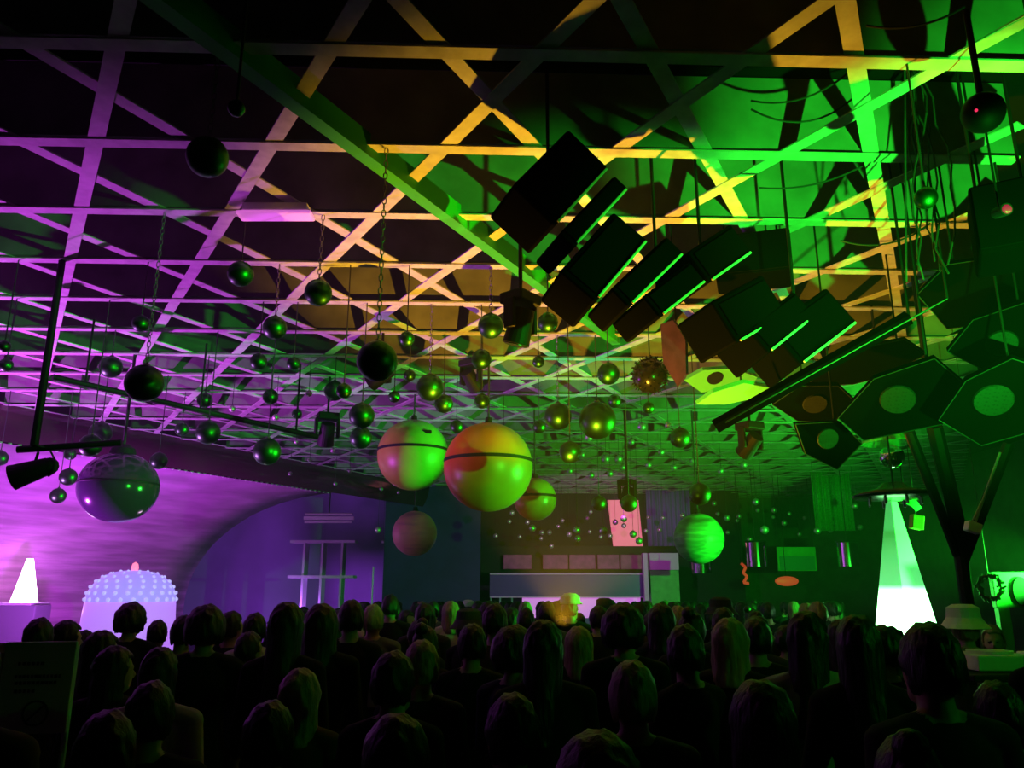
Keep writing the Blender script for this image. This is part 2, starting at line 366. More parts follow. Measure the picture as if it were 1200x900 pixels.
TINY = [(362, 461, 4), (272, 479, 4), (323, 489, 4), (600, 601, 3.4), (597, 611, 2.6), (618, 612, 3), (624, 619, 4.2), (609, 629, 2.6), (635, 624, 3.2), (644, 624, 3.2),
        (634, 631, 2.6), (646, 640, 3), (659, 610, 2.6), (654, 617, 2.4), (667, 626, 3.3), (676, 621, 4.2), (677, 631, 4), (691, 623, 2.4), (549, 625, 3.2), (532, 627, 2.6),
        (581, 628, 3), (443, 621, 4), (449, 635, 2.4), (721, 612, 3.4), (731, 608, 4), (731, 616, 3), (742, 626, 4.4), (749, 634, 4.4), (692, 600, 2.5),
        (688, 607, 2.4), (707, 622, 5), (715, 628, 3), (704, 629, 2.4), (760, 606, 2.5), (757, 622, 2.4), (773, 621, 2.8), (777, 607, 2.5), (800, 604, 3), (841, 602, 2.6),
        (852, 607, 4), (853, 624, 2.6), (837, 590, 3), (886, 588, 4.2), (888, 598, 2.6), (866, 605, 3.2), (864, 610, 2.2), (907, 598, 3.4), (906, 606, 2.2), (925, 602, 2.6),
        (919, 613, 3.4), (943, 607, 2.5), (896, 621, 5), (879, 632, 3.3), (937, 626, 2.6), (958, 622, 4.2), (963, 596, 3), (973, 621, 3.4), (979, 617, 2.2), (988, 607, 2.4),
        (1002, 593, 4), (1008, 618, 3.4), (740, 518, 4), (710, 538, 5), (725, 538, 5), (682, 533, 4), (730, 548, 4), (693, 557, 4), (715, 555, 4), (410, 552, 2.4),
        (447, 573, 2.4), (467, 577, 2.2), (347, 518, 2.4), (363, 539, 2.8), (340, 555, 2.6), (393, 567, 2.6), (390, 528, 3), (760, 545, 4), (775, 530, 4), (790, 548, 4),
        (812, 540, 4), (668, 552, 4), (690, 512, 5), (752, 500, 5), (783, 498, 4), (845, 552, 4), (872, 545, 4)]
for px, py, r in TINY: hang(px, py, r, tiny=True, name='hanging_bauble')

# ================================================================ PLANETS
planet_a = mat('yellow_green_globe', (0.42, 0.60, 0.05), 0.4, vary=0.2, scale=2.2)
planet_b = mat('orange_globe', (0.90, 0.28, 0.02), 0.35, vary=0.5, scale=1.6, color2=(0.85, 0.17, 0.02))
planet_c = mat('small_orange_globe', (1.0, 0.36, 0.04), 0.3, vary=0.5, scale=3, color2=(0.9, 0.22, 0.04))
planet_d = banded('tan_banded_globe', [(0.30, (0.55, 0.12, 0.30)), (0.45, (0.95, 0.36, 0.36)), (0.60, (1.0, 0.46, 0.40)), (0.75, (0.70, 0.22, 0.36))], 4.2, 0.2)
planet_e = banded('green_banded_globe', [(0.30, (0.08, 0.22, 0.10)), (0.46, (0.25, 0.85, 0.30)), (0.55, (0.10, 0.45, 0.15)), (0.70, (0.35, 0.90, 0.40))], 5.0, 0.3)
def planet(px, py, r, z, m, label, seam=True, valve=None):
    z = snap(px, py, z); c = at(px, py, z); rad = r * z / FPX
    t = thing('planet_globe', label, 'globe', c)
    bm = new(); uvball(bm, (0, 0, 0), rad, 56, 36); g = obj('globe', bm, m, t, True)
    if seam:
        bm = new(); h = 0.12 * rad; rr = math.sqrt(rad * rad - h * h)
        lathe(bm, [(rr - 0.01, h - 0.022), (rr + 0.004, h - 0.02), (rr + 0.004, h + 0.02), (rr - 0.01, h + 0.022)], 56)
        obj('seam_band', bm, BLACKP, t)
    if valve:
        bm = new(); d = Vector(valve).normalized(); box(bm, d * rad, (0.13 * rad * 2, 0.05, 0.05), None, 0.01); obj('valve', bm, BLACKP, t)
    bm = new(); tube(bm, (0, 0, rad * 0.98), (0, 0, rad + 0.07), 0.05, 0.04, 14); obj('mount', bm, BLACKP, t)
    bm = new(); tube(bm, (0, 0, rad + 0.05), (0, 0, HUNG - c.z), 0.014, 0.014, 8); obj('rod', bm, CORD, t)
    return t
planet(484, 533, 41.5, 12.0, planet_a, 'yellow green planet globe with a dark seam', True, (0.45, -0.72, 0.52))
planet(572, 547, 52, 9.9, planet_b, 'big orange and yellow planet globe, largest of the hanging planets')
planet(627, 585, 25, 12.8, planet_c, 'small bright orange planet globe tucked behind the big orange one', True, (-0.5, -0.84, 0.22))
planet(486, 625, 26, 14.2, planet_d, 'tan banded planet globe in front of the navy wall', False)
planet(819, 631, 29, 12.8, planet_e, 'green planet globe with wavy horizontal stripes', False)
zg = snap(139, 571, 9.6); c = at(139, 571, zg); rad = 44.5 * zg / FPX
t = thing('dark_globe', 'dark grey glossy globe in front of the purple vault', 'globe', c)
bm = new(); vs = uvball(bm, (0, 0, 0), rad, 56, 36)
for v in vs: v.co.z *= 0.92
obj('globe', bm, GREYGLASS, t, True)
bm = new(); lathe(bm, [(0, rad * 1.13), (rad * 0.16, rad * 1.13), (rad * 0.30, rad * 1.02), (rad * 0.34, rad * 0.84), (0, rad * 0.84)], 24); obj('collar', bm, BLACKP, t, False)
bm = new(); lathe(bm, [(rad * 0.985, 0.02), (rad * 1.006, 0.03), (rad * 1.006, 0.045), (rad * 0.985, 0.055)], 56); obj('seam_band', bm, BLACKP, t)
bm = new(); tube(bm, (0, 0, rad * 1.1), (0, 0, HUNG - c.z), 0.02, 0.02, 8); obj('rod', bm, CORD, t)
# big dark ball beside the yellow ones and a studded ball with spikes
t = hang(700, 493, 22, 9.2, label='big teal ball hanging by the orange planet')
c = at(762, 440, snap(762, 440, 7.6)); t = thing('studded_ball', 'black studded ball covered in short spikes', 'ball', c)
bm = new(); ball(bm, (0, 0, 0), 0.185, 3); obj('core', bm, BLACKG, t, True)
bm = new()
for k in range(120):
    y = 1 - 2 * (k + 0.5) / 120; a = k * 2.39996; q = math.sqrt(1 - y * y); d = Vector((q * math.cos(a), q * math.sin(a), y)); tube(bm, d * 0.17, d * 0.212, 0.010, 0.003, 5)
o = obj('spikes', bm, BLACKG, t); o['kind'] = 'stuff'
bm = new(); tube(bm, (0, 0, 0.16), (0, 0, HUNG - c.z), 0.007, 0.007, 6); obj('cord', bm, CORD, t)

# ================================================================ RIG: pipes, moving heads, line arrays
def moving_head(px, py, z, label, tilt=0.6, pan=0.0, s=1.0, top=None):
    c = at(px, py, snap(px, py, z)); t = thing('moving_head_light', label, 'stage light', c, pan)
    bm = new(); box(bm, (0, 0, 0.20 * s), (0.26 * s, 0.22 * s, 0.09 * s), None, 0.015); obj('base', bm, BLACKP, t)
    for sx in (-1, 1): bm = new(); box(bm, (sx * 0.135 * s, 0, 0.06 * s), (0.035 * s, 0.10 * s, 0.24 * s), None, 0.01); obj('yoke_arm', bm, BLACKP, t)
    rot = Matrix.Rotation(tilt, 3, 'X')
    bm = new(); tube(bm, rot @ Vector((0, 0, 0.12 * s)), rot @ Vector((0, 0, -0.16 * s)), 0.085 * s, 0.105 * s, 20); h = obj('head', bm, BLACKP, t)
    bm = new(); tube(bm, rot @ Vector((0, 0, -0.158 * s)), rot @ Vector((0, 0, -0.168 * s)), 0.088 * s, 0.088 * s, 20); obj('lens', bm, BLACKG, h)
    bm = new(); tube(bm, (0, 0, 0.24 * s), (0, 0, (top if top else HUNG) - c.z), 0.016, 0.016, 8); obj('drop_pipe', bm, BLACKP, t)
    return t
moving_head(383, 507, 10.5, 'black moving head lamp under the long rail', 0.5, 0.4, 1.1)
moving_head(447, 440, 13.0, 'black moving head lamp above the yellow green planet', 1.1, 1.2)
moving_head(552, 444, 10.2, 'black moving head lamp above the orange planet', 0.9, -0.6)
moving_head(610, 380, 6.6, 'black moving head lamp by the tip of the green beam', 0.3, 0.9)
moving_head(735, 580, 13, 'black moving head lamp in front of the pink panel', 0.5, 2.6)
moving_head(880, 520, 9.5, 'black moving head lamp under the green brick like ceiling', 0.9, 0.5)
# long rail across the purple strips
a, b = at(62, 442, 8.3), at(372, 512, 10.4)
t = thing('lighting_rail', 'long black lighting rail crossing below the purple strips', 'rail', (a + b) / 2)
m0 = (a + b) / 2
bm = new(); tube(bm, a - m0, b - m0, 0.035, 0.035, 10); obj('pipe', bm, BLACKP, t)
for f in (0.1, 0.5, 0.9):
    q = a.lerp(b, f) - m0; bm = new(); tube(bm, q, (q.x, q.y, HUNG - m0.z), 0.012, 0.012, 8); obj('hanger', bm, BLACKP, t)
# drop pole with crossbar and a can lamp
z = snap(40, 522, 6.5); p0 = at(40, 522, z)
t = thing('drop_pole', 'black drop pole with a crossbar in front of the vault', 'pole', p0)
bm = new(); tube(bm, (0, 0, 0), (0, 0, HUNG - p0.z), 0.035, 0.03, 10); obj('pipe', bm, BLACKP, t)
bm = new(); tube(bm, at(20, 527, z) - p0, at(142, 519, z + 0.2) - p0, 0.03, 0.03, 10); obj('crossbar', bm, BLACKP, t)
c = at(37, 553, z); t = thing('can_spotlight', 'black can spotlight with a loose cable below the drop pole', 'spotlight', c)
bm = new(); tube(bm, (-0.16, 0.0, -0.05), (0.10, 0.06, 0.06), 0.11, 0.075, 20); ball(bm, (0.11, 0.06, 0.06), 0.075, 2); obj('can', bm, BLACKP, t, False)
bm = new(); tube(bm, (-0.161, 0.0, -0.05), (-0.167, -0.002, -0.053), 0.095, 0.095, 20); obj('lens', bm, BLACKG, t)
bm = new(); path_tube(bm, [(0, 0.02, 0.06), (0.02, 0.02, 0.17), (p0 - c) + Vector((0, 0, 0.02))], 0.012); obj('bracket', bm, BLACKP, t)
bm = new(); path_tube(bm, [(p0 - c) + Vector((0.02, 0, 0)), (0.12, 0, 0.20), (0.20, 0, 0.08), (0.20, 0, 0.0), (0.12, 0.05, -0.03), (0.10, 0.06, 0.03)], 0.008, 6); obj('cable', bm, CORD, t)

def array_cabinet(parent, A, B, vext, wext, p0):
    u = (B - A).normalized(); mid = (A + B) / 2; view = (mid - EYE).normalized()
    v = u.cross(view).normalized()
    if v.x > 0: v = -v
    w = u.cross(v).normalized()
    if w.dot(view) < 0: w = -w
    rot = Matrix((u, v, w)).transposed(); L = (B - A).length
    bm = new(); box(bm, mid + v * vext / 2 + w * wext / 2 - p0, (L * 1.1, vext * 0.96, wext), rot, 0.02); cb_ = obj('cabinet', bm, PANELBLK, parent)
    bm = new(); box(bm, mid - p0 + v * 0.012 - w * 0.008, (L, 0.017, 0.016), rot, 0.004); obj('edge_glint', bm, RAIL, cb_)  # pale strip modelled as the glint along the cabinet's edge
    bm = new(); box(bm, mid + v * vext / 2 - w * 0.006 - p0, (L * 0.98, vext * 0.7, 0.012), rot); obj('grille', bm, BLACKC, cb_)
    return mid + v * vext / 2 + w * wext / 2
def line_array(label, segs, z0, vexts, dz):
    c = at(*[(segs[0][0][k] + segs[-1][1][k]) / 2 for k in (0, 1)], z0); t = thing('line_array_speaker', label, 'speaker', c)
    mids = []
    for k, ((a, b), ve) in enumerate(zip(segs, vexts)):
        mids.append(array_cabinet(t, at(*a, z0 + dz * k), at(*b, z0 + dz * k + 0.25), ve, 0.42, c))
    for q in (mids[0], mids[-1]):
        bm = new(); tube(bm, q - c, Vector((q.x - c.x, q.y - c.y, TOP - c.z)), 0.012, 0.012, 6); obj('rigging_cable', bm, BLACKP, t)
line_array('black line array speaker with five slanting bright edges', [((655, 262), (712, 200)), ((677, 287), (735, 224)), ((703, 350), (758, 285)), ((742, 357), (800, 300)), ((778, 370), (826, 332))], 4.7, (0.36, 0.13, 0.30, 0.17, 0.18), 0.06)
line_array('smaller black line array speaker above the hexagonal panels', [((835, 330), (880, 298)), ((868, 401), (921, 370)), ((905, 412), (955, 372)), ((943, 426), (1003, 380))], 5.2, (0.26, 0.34, 0.24, 0.34), 0.05)
def cabinet(px0, py0, px1, py1, z, rz, label, name='hanging_speaker', m=PANELBLK):
    a, b = at(px0, py0, z), at(px1, py1, z); c = (a + b) / 2; w, h = abs(b.x - a.x), abs(b.z - a.z)
    t = thing(name, label, 'speaker', c, rz)
    bm = new(); box(bm, (0, 0.22, 0), (w, 0.44, h), None, 0.02); obj('cabinet', bm, m, t)
    bm = new(); box(bm, (0, -0.006, 0), (w * 0.9, 0.014, h * 0.9)); obj('grille', bm, BLACKC, t)
    top = TOP - c.z
    if top > h / 2 + 0.02:
        for sx in (-1, 1):
            bm = new(); tube(bm, (sx * w * 0.35, 0.2, h / 2), (sx * w * 0.35, 0.2, top), 0.01, 0.01, 6); obj('hanger', bm, BLACKP, t)
cabinet(838, 268, 925, 322, 6.35, -0.3, 'black speaker box hung between the two line arrays')
cabinet(1145, 205, 1215, 295, 4.4, -0.5, 'black speaker box hung below the round black lamp')

# hexagonal panels of the dome rig above the booth
def px_panel(name, label, verts, z, n, thick=0.05, grille=None, m=PANELBLK, cat='speaker', trim=True, hang_to=True, group=None):
    n = Vector(n).normalized(); cx = sum(v[0] for v in verts) / len(verts); cy = sum(v[1] for v in verts) / len(verts)
    c = at(cx, cy, z); t = thing(name, label, cat, c, 0, group)
    pts = [on_plane(x, y, c, n) - c for x, y in verts]
    bm = new(); prism(bm, pts, -n * thick); obj('plate', bm, m, t)
    if trim:
        for a, b in zip(pts, pts[1:] + pts[:1]):
            bm = new(); tube(bm, a + n * 0.003, b + n * 0.003, 0.0035, 0.0035, 6); obj('edge_trim', bm, TRIMM, t)
    if grille:
        gx, gy, gr = grille; g = on_plane(gx, gy, c, n) - c; q = n.to_track_quat('Z', 'Y').to_matrix().to_4x4()
        bm = new(); bmesh.ops.create_cone(bm, cap_ends=True, segments=28, radius1=gr, radius2=gr * 0.94, depth=0.014, matrix=Matrix.Translation(g + n * 0.006) @ q); obj('grille', bm, GRILLE, t)
    if hang_to:
        k = max(pts, key=lambda p: p.z); bm = new(); q = k * 0.8 - n * thick
        if LAT - c.z - q.z > 0.05: tube(bm, q, (q.x, q.y, TOP - c.z), 0.008, 0.008, 6); obj('hanger', bm, BLACKP, t)
    return t
DN = (-0.30, -0.62, -0.72)
px_panel('hexagonal_speaker', 'black hexagonal speaker with bright thin edges and a tilted grille above the cone lamp', [(982, 490), (1024, 444), (1095, 420), (1130, 450), (1104, 497), (1012, 516)], 5.6, DN, grille=(1052, 468, 0.12))
px_panel('hexagonal_speaker', 'black hexagonal speaker with a wide tilted grille beside the truss stand', [(1100, 492), (1132, 446), (1186, 420), (1250, 440), (1230, 500), (1150, 522)], 5.1, DN, grille=(1164, 469, 0.12))
px_panel('hexagonal_speaker', 'black hexagonal speaker with a faint grille above the wide grille one', [(1110, 412), (1140, 375), (1200, 355), (1245, 375), (1230, 412), (1150, 432)], 5.3, DN, grille=(1174, 402, 0.10))
px_panel('hexagonal_speaker', 'small dark hexagonal speaker with green grille behind the long slanting bar', [(905, 474), (938, 452), (982, 452), (1004, 472), (978, 494), (935, 493)], 6.6, (-0.1, -0.6, -0.78), grille=(955, 473, 0.10))
px_panel('pentagonal_speaker', 'dark pentagonal speaker with a round grille, lowest of the rig', [(932, 497), (984, 494), (1010, 520), (981, 550), (944, 532)], 6.2, (0.05, -0.88, -0.45), grille=(970, 514, 0.085))
px_panel('hexagonal_plate', 'dusty pink narrow plate hanging under the line array', [(774, 380), (789, 375), (803, 398), (804, 438), (794, 453), (777, 425)], 6.4, (-0.55, -0.80, -0.2), m=PINKPLATE, trim=False)
SHINY = mat('pale_green_lacquer', (0.16, 0.85, 0.25), 0.3)
px_panel('hexagonal_plate', 'bright green lacquered plate with a round recess below the line array', [(802, 446), (824, 434), (858, 432), (888, 442), (880, 452), (822, 460)], 8.6, (0.1, -0.55, -0.83), m=SHINY, trim=False, grille=(838, 443, 0.09))
px_panel('hexagonal_plate', 'bright green lacquered plate, the lower of two overlapping', [(816, 474), (836, 460), (872, 449), (904, 455), (884, 467), (850, 474)], 7.3, (0.0, -0.5, -0.86), m=SHINY, trim=False)
px_panel('acoustic_hexagon', 'plain black hexagonal panel over the faint grille panel', [(1075, 345), (1110, 310), (1180, 300), (1235, 330), (1215, 372), (1110, 385)], 5.6, DN)
px_panel('acoustic_hexagon', 'plain black hexagonal panel behind the thin bright bar', [(945, 452), (985, 412), (1060, 398), (1085, 415), (1040, 440), (1000, 450)], 7.0, DN)
a, b = at(850, 495, 5.7), at(1110, 350, 5.3); c = (a + b) / 2
t = thing('slanting_bar', 'long thin metal bar slanting across the hexagonal panels', 'bar', c)
bm = new(); tube(bm, a - c, b - c, 0.006, 0.006, 8); obj('bar', bm, TRIMM, t)
bm = new(); q = b - c; tube(bm, q, (q.x, q.y, TOP - c.z), 0.008, 0.008, 6); obj('hanger', bm, BLACKP, t)
a, b = at(838, 500, 6.0), at(1065, 372, 5.7); c = (a + b) / 2
t = thing('slanting_beam', 'thick black beam slanting under the line arrays', 'beam', c)
bm = new(); tube(bm, a - c, b - c, 0.055, 0.055, 4); obj('beam', bm, PANELBLK, t)
bm = new(); q = b - c; tube(bm, q, (q.x, q.y, TOP - c.z), 0.01, 0.01, 6); obj('hanger', bm, BLACKP, t)
# round black lamp with red pilot light, cables
c = at(1152, 132, 3.9); t = thing('round_black_lamp', 'round black pendant lamp with a tiny red pilot light', 'lamp', c)
bm = new(); ball(bm, (0, 0, 0), 0.10, 3); obj('body', bm, BLACKP, t, True)
bm = new(); tube(bm, (0, 0, 0.09), (0, 0, HUNG - c.z), 0.016, 0.016, 8); obj('stem', bm, BLACKP, t)
bm = new(); ball(bm, (-0.075, -0.065, -0.03), 0.008, 2); obj('pilot_light', bm, mat('red_pilot', (0.3, 0.01, 0.02), 0.4, emit=(1, 0.03, 0.12), estr=1.0), t)
c = at(1180, 245, 4.0); t = thing('red_led_lamp', 'small lamp glowing red beside the black speaker box', 'lamp', c)
bm = new(); tube(bm, (0, 0.0, 0), (0.0, 0.09, 0.02), 0.032, 0.028, 14); obj('housing', bm, BLACKP, t)
bm = new(); ball(bm, (0, 0.0, 0), 0.026, 2, (1, 0.5, 1)); obj('lens', bm, mat('red_lens', (0.3, 0.01, 0.02), 0.4, emit=(0.8, 0.02, 0.10), estr=0.5), t, True)
bm = new(); tube(bm, (0, 0.06, 0.02), (0, 0.06, HUNG - c.z), 0.006, 0.006, 6); obj('stem', bm, BLACKP, t)
def sag(p, q, drop, n=10):
    return [p.lerp(q, k / n) - Vector((0, 0, drop * 4 * (k / n) * (1 - k / n))) for k in range(n + 1)]
for k, (a, b, z, dr) in enumerate([((880, 118), (1000, 80), 5.0, 0.10), ((880, 128), (1010, 105), 5.1, 0.16), ((1015, 30), (1130, 8), 4.2, 0.06), ((890, 220), (1010, 195), 5.4, 0.06), ((985, 282), (1090, 262), 6.2, 0.10), ((1060, 60), (1062, 330), 5.0, 0.0)]):
    p, q = at(*a, z), at(*b, z * 1.02); p.z = min(p.z, LAT + 0.5); q.z = min(q.z, LAT + 0.5)
    bm = new(); path_tube(bm, sag(p, q, dr), 0.007, 6)
    tag(obj('cable', bm, CORD), 'thin black cable strung among the rig under the green ceiling', 'cable', 'cables strung in the rig')
c = at(1076, 120, 5.2); c.z = TOP; t = thing('cable_bundle', 'tangled bundle of hanging cables beside the round black lamp', 'cable', c)
for k in range(7):
    q = Vector((0, 0, 0)); pts = [q.copy()]
    for i in range(9):
        q = q + Vector((random.uniform(-0.05, 0.05), random.uniform(-0.05, 0.05), -random.uniform(0.14, 0.20))); pts.append(q.copy())
    bm = new(); path_tube(bm, pts, 0.006, 6); obj('wire', bm, CORD, t)
# pink lit lamp in the lattice
c = at_height(323, 257, LAT - 0.12); t = thing('ceiling_lamp', 'oblong pink lit ceiling lamp behind the purple strips', 'lamp', c)
bm = new(); box(bm, (0, 0, 0.08), (0.50, 0.12, 0.078), None, 0.015); obj('housing', bm, WHITEP, t)
bm = new(); box(bm, (0, 0, 0.03), (0.57, 0.15, 0.03), None, 0.012); obj('diffuser', bm, mat('pink_diffuser', (0.8, 0.5, 0.8), 0.5, emit=(0.72, 0.14, 0.66), estr=0.8), t)

# ================================================================ LEFT: lamps on the ledge, acorn
p = on_plane(28, 706, left_at(0, A - 1.1, 0), nR)
def obelisk(loc, h, w, m, label, shelf, tw=0.12):
    t = thing('obelisk_lamp', label, 'lamp', loc)
    bm = new(); bw = w / 2; tw2 = w * tw
    lo = [bm.verts.new((sx * bw, sy * bw, 0)) for sx, sy in ((-1, -1), (1, -1), (1, 1), (-1, 1))]
    hi = [bm.verts.new((sx * tw2, sy * tw2, h)) for sx, sy in ((-1, -1), (1, -1), (1, 1), (-1, 1))]
    bm.faces.new(lo[::-1]); bm.faces.new(hi)
    for k in range(4): bm.faces.new([lo[k], lo[(k + 1) % 4], hi[(k + 1) % 4], hi[k]])
    obj('shade', bm, m, t)
    bm = new(); box(bm, (0, 0, -0.025), (w * shelf, w * shelf, 0.05), None, 0.01); obj('base_plate', bm, WHITEP, t)
    return t
zl = (p - EYE).dot(FWD)
obelisk(p, 50 * zl / FPX, 21 * zl / FPX, LAMPHOT, 'slim white glowing obelisk lamp on the ledge by the vault', 1.9, 0.12)
pl = new(); q = p.copy(); box(pl, (q.x, q.y, (q.z - 0.05) / 2), (0.85, 0.6, q.z - 0.05), None, 0.02)
tag(obj('lamp_plinth', pl, mat('plinth_paint', (0.25, 0.22, 0.3), 0.7)), 'plain plinth carrying the slim white obelisk lamp', 'plinth')
zA = 13.2; c = at(149, 745, zA); rad = 50 * zA / FPX
t = thing('acorn_lamp', 'giant glowing acorn lamp with a scaly blue cap', 'lamp', (c.x, c.y, 0.0)); zb = at(149, 705, zA).z
top = at(149, 668, zA).z
bm = new(); lathe(bm, [(0, 0.0), (rad * 0.80, 0.0), (rad * 1.03, 0.5), (rad * 1.02, zb - 0.35), (rad * 0.985, zb + 0.02), (0, zb + 0.02)], 48); obj('nut', bm, ACORN_NUT, t, True)
H = top - zb; bm = new()
lathe(bm, [(rad * 0.99, zb)] + [(rad * 0.99 * math.cos(R(90) * k / 10) ** 0.8, zb + H * math.sin(R(90) * k / 10)) for k in range(1, 10)] + [(0, zb + H)], 48); cup = obj('cap', bm, ACORN_CUP, t, True)
bm = new(); nrow = 7
for j in range(nrow):
    a = R(4 + 72 * j / (nrow - 1)); rr = rad * 0.99 * math.cos(a) ** 0.8; zz = zb + H * math.sin(a); n = max(8, int(24 * math.cos(a)))
    for k in range(n):
        th = 2 * math.pi * (k + 0.5 * (j % 2)) / n; d = Vector((math.cos(th) * math.cos(a), math.sin(th) * math.cos(a), math.sin(a)))
        ball(bm, (rr * math.cos(th), rr * math.sin(th), zz), 0.038 * (0.55 + 0.45 * math.cos(a)), 1)
me = bpy.data.meshes.new('scale')
o = obj('scales', bm, mat('lit_acorn_scale', (0.6, 0.6, 0.8), 0.4, emit=(0.50, 0.42, 1.0), estr=0.9), cup, True); o['kind'] = 'stuff'
bm = new(); lathe(bm, [(0.05, top - 0.03), (0.06, top + 0.04), (0.045, top + 0.11), (0, top + 0.14)], 14); obj('stem', bm, ACORN_TIP, t, True)

# small egg lamp glowing between the heads
c = at(262, 750, 11.2); t = thing('egg_lamp', 'small egg shaped lamp glowing pink white between the heads before the arch', 'lamp', c)
bm = new(); lathe(bm, [(0, 0.0), (0.07, 0.0)] + [(0.12 * math.sin(R(180) * k / 14) ** 0.85, 0.0 + 0.16 * (1 - math.cos(R(180) * k / 14))) for k in range(2, 14)] + [(0, 0.32)], 24); obj('shade', bm, LAMPHOT, t, True)
bm = new(); lathe(bm, [(0, -0.04), (0.12, -0.04), (0.12, 0.0), (0, 0.0)], 24); obj('base', bm, BLACKP, t)
bm = new(); box(bm, (c.x, c.y, (c.z - 0.04) / 2), (0.4, 0.4, c.z - 0.04), None, 0.01); tag(obj('lamp_plinth', bm, BLACKP), 'black plinth carrying the small egg lamp', 'plinth')
# hazy corner beyond the vault: twin tube light, shelf, stand
c = at_depth(385, 607, 23.0); t = thing('tube_light', 'twin tube light fixture on the hazy wall beyond the vault', 'light', c)
bm = new(); box(bm, (0, 0.06, 0), (1.45, 0.08, 0.10), None, 0.01); obj('housing', bm, WHITEP, t)
for dz in (-0.11, 0.11):
    bm = new(); tube(bm, (-0.68, 0, dz), (0.68, 0, dz), 0.035, 0.035, 10); obj('tube', bm, WHITEP, t)
bm = new(); tube(bm, (0, 0.06, 0), (0, 0.06, TOP - c.z), 0.015, 0.015, 6); obj('hanger', bm, BLACKP, t)
SHELFM = mat('pale_shelf', (0.55, 0.45, 0.6), 0.6)
c = at_depth(378, 676, 22.6); t = thing('open_shelf_unit', 'pale open shelf unit in the violet haze', 'shelf', (c.x, c.y, 0))
for zz in (0.9, c.z, c.z + 0.95):
    bm = new(); box(bm, (0, 0, zz), (1.25 if zz < 2 else 1.8, 0.5, 0.07)); obj('shelf_board', bm, SHELFM, t)
for x in (-0.5, 0.0, 0.55):
    bm = new(); box(bm, (x, 0, (c.z + 0.95) / 2), (0.06, 0.45, c.z + 0.95)); obj('upright', bm, SHELFM, t)
c = at_depth(436, 700, 20.0); t = thing('microphone_stand', 'slim pale stand rising behind the crowd near the tan planet', 'stand', (c.x, c.y, 0))
bm = new(); tube(bm, (0, 0, 0.02), (0, 0, at_depth(436, 664, 20.0).z), 0.022, 0.018, 8); obj('pole', bm, WHITEP, t)
for k in range(3):
    a = k * 2.09; bm = new(); tube(bm, (0, 0, 0.25), (0.3 * math.cos(a), 0.3 * math.sin(a), 0.01), 0.012, 0.012, 6); obj('leg', bm, WHITEP, t)

# ================================================================ BACK: the bar
YB = 23.0
def rect(px0, py0, px1, py1, y): a, b = at_depth(px0, py0, y), at_depth(px1, py1, y); return a.x, b.x, b.z, a.z
def slab(name, px0, py0, px1, py1, y, dy, m, parent=None, bev=0.0, off=(0, 0, 0)):
    x0, x1, z0, z1 = rect(px0, py0, px1, py1, y); bm = new()
    box(bm, ((x0 + x1) / 2 - off[0], y + dy / 2 - off[1], (z0 + z1) / 2 - off[2]), (x1 - x0, dy, z1 - z0), None, bev); return obj(name, bm, m, parent)
bc = at_depth(665, 700, YB); bc.z = 0
t = thing('bar_counter', 'long violet bar canopy with a thin bright edge and a lit back below', 'bar', bc)
slab('fascia', 574, 674, 757, 699, YB, 0.5, COUNTER, t, 0, bc)
slab('edge_strip', 574, 671.5, 757, 673.5, YB - 0.02, 0.56, LILAC, t, 0, bc)
slab('lower_edge_strip', 574, 699, 757, 700.5, YB - 0.02, 0.1, LILAC, t, 0, bc)
slab('lit_back', 612, 700.5, 752, 740, YB + 1.2, 0.08, BARLIT, t, 0, bc)
x0, x1, z0, z1 = rect(574, 745, 757, 760, YB)
bm = new(); box(bm, ((x0 + x1) / 2 - bc.x, YB - bc.y + 0.3, 0.5), (x1 - x0, 0.5, 1.0)); obj('counter_base', bm, COUNTER, t)
for px in (575, 586, 600, 756):
    x = at_depth(px, 700, YB).x; bm = new(); tube(bm, (x - bc.x, 0.25, 1.0), (x - bc.x, 0.25, at_depth(px, 699, YB).z), 0.025, 0.025, 8); obj('post', bm, LILAC, t)
tb = at_depth(665, 660, YB + 0.6); 
t = thing('tile_row', 'row of mauve stone panels above the bar canopy', 'panel', tb)
for x0_, x1_ in ((590, 623), (636, 666), (667, 698), (700, 726), (727, 757)): slab('panel', x0_, 650, x1_, 667, YB + 0.6, 0.15, TILE, t, 0.015, tb)
bk = new(); x0, x1, z0, z1 = rect(560, 640, 762, 671, YB + 0.8); box(bk, ((x0 + x1) / 2 - tb.x, YB + 0.85 - tb.y, (z0 + z1) / 2 - tb.z), (x1 - x0, 0.1, z1 - z0)); obj('backing', bk, BLACKP, t)
bm = new(); box(bm, (0, 0.4, (z0 - tb.z - tb.z) / 2 + 0.0), (0.3, 0.2, max(0.1, tb.z - 0.0 + (z0 - tb.z)))); obj('support', bm, BLACKP, t)
# pink panel, column, drapes
x0, x1, z0, z1 = rect(712, 586, 754, 645, YB + 1.5); c = Vector(((x0 + x1) / 2, YB + 1.5, z0))
bm = new(); xx = (x1 - x0) / 2
prism(bm, [Vector((-xx, 0, z1 - z0)), Vector((xx * 0.82, 0, z1 - z0)), Vector((xx, 0, 0)), Vector((-xx * 0.72, 0, 0))], (0, 0.06, 0))
t = thing('pink_screen', 'tall pink lit screen hanging above the bar', 'screen', c); obj('screen', bm, PINKP, t)
bm = new(); tube(bm, (0, 0.03, z1 - z0 - 0.01), (0, 0.03, TOP - z0), 0.01, 0.01, 6); obj('hanger', bm, BLACKP, t)
x0, x1, z0, z1 = rect(753, 648, 761, 706, YB - 0.3)
bm = new(); box(bm, ((x0 + x1) / 2, YB - 0.2, z1 / 2), (x1 - x0, 0.25, z1), None, 0.02); tag(obj('bar_column', bm, LILAC), 'slim lilac column at the end of the bar', 'column')
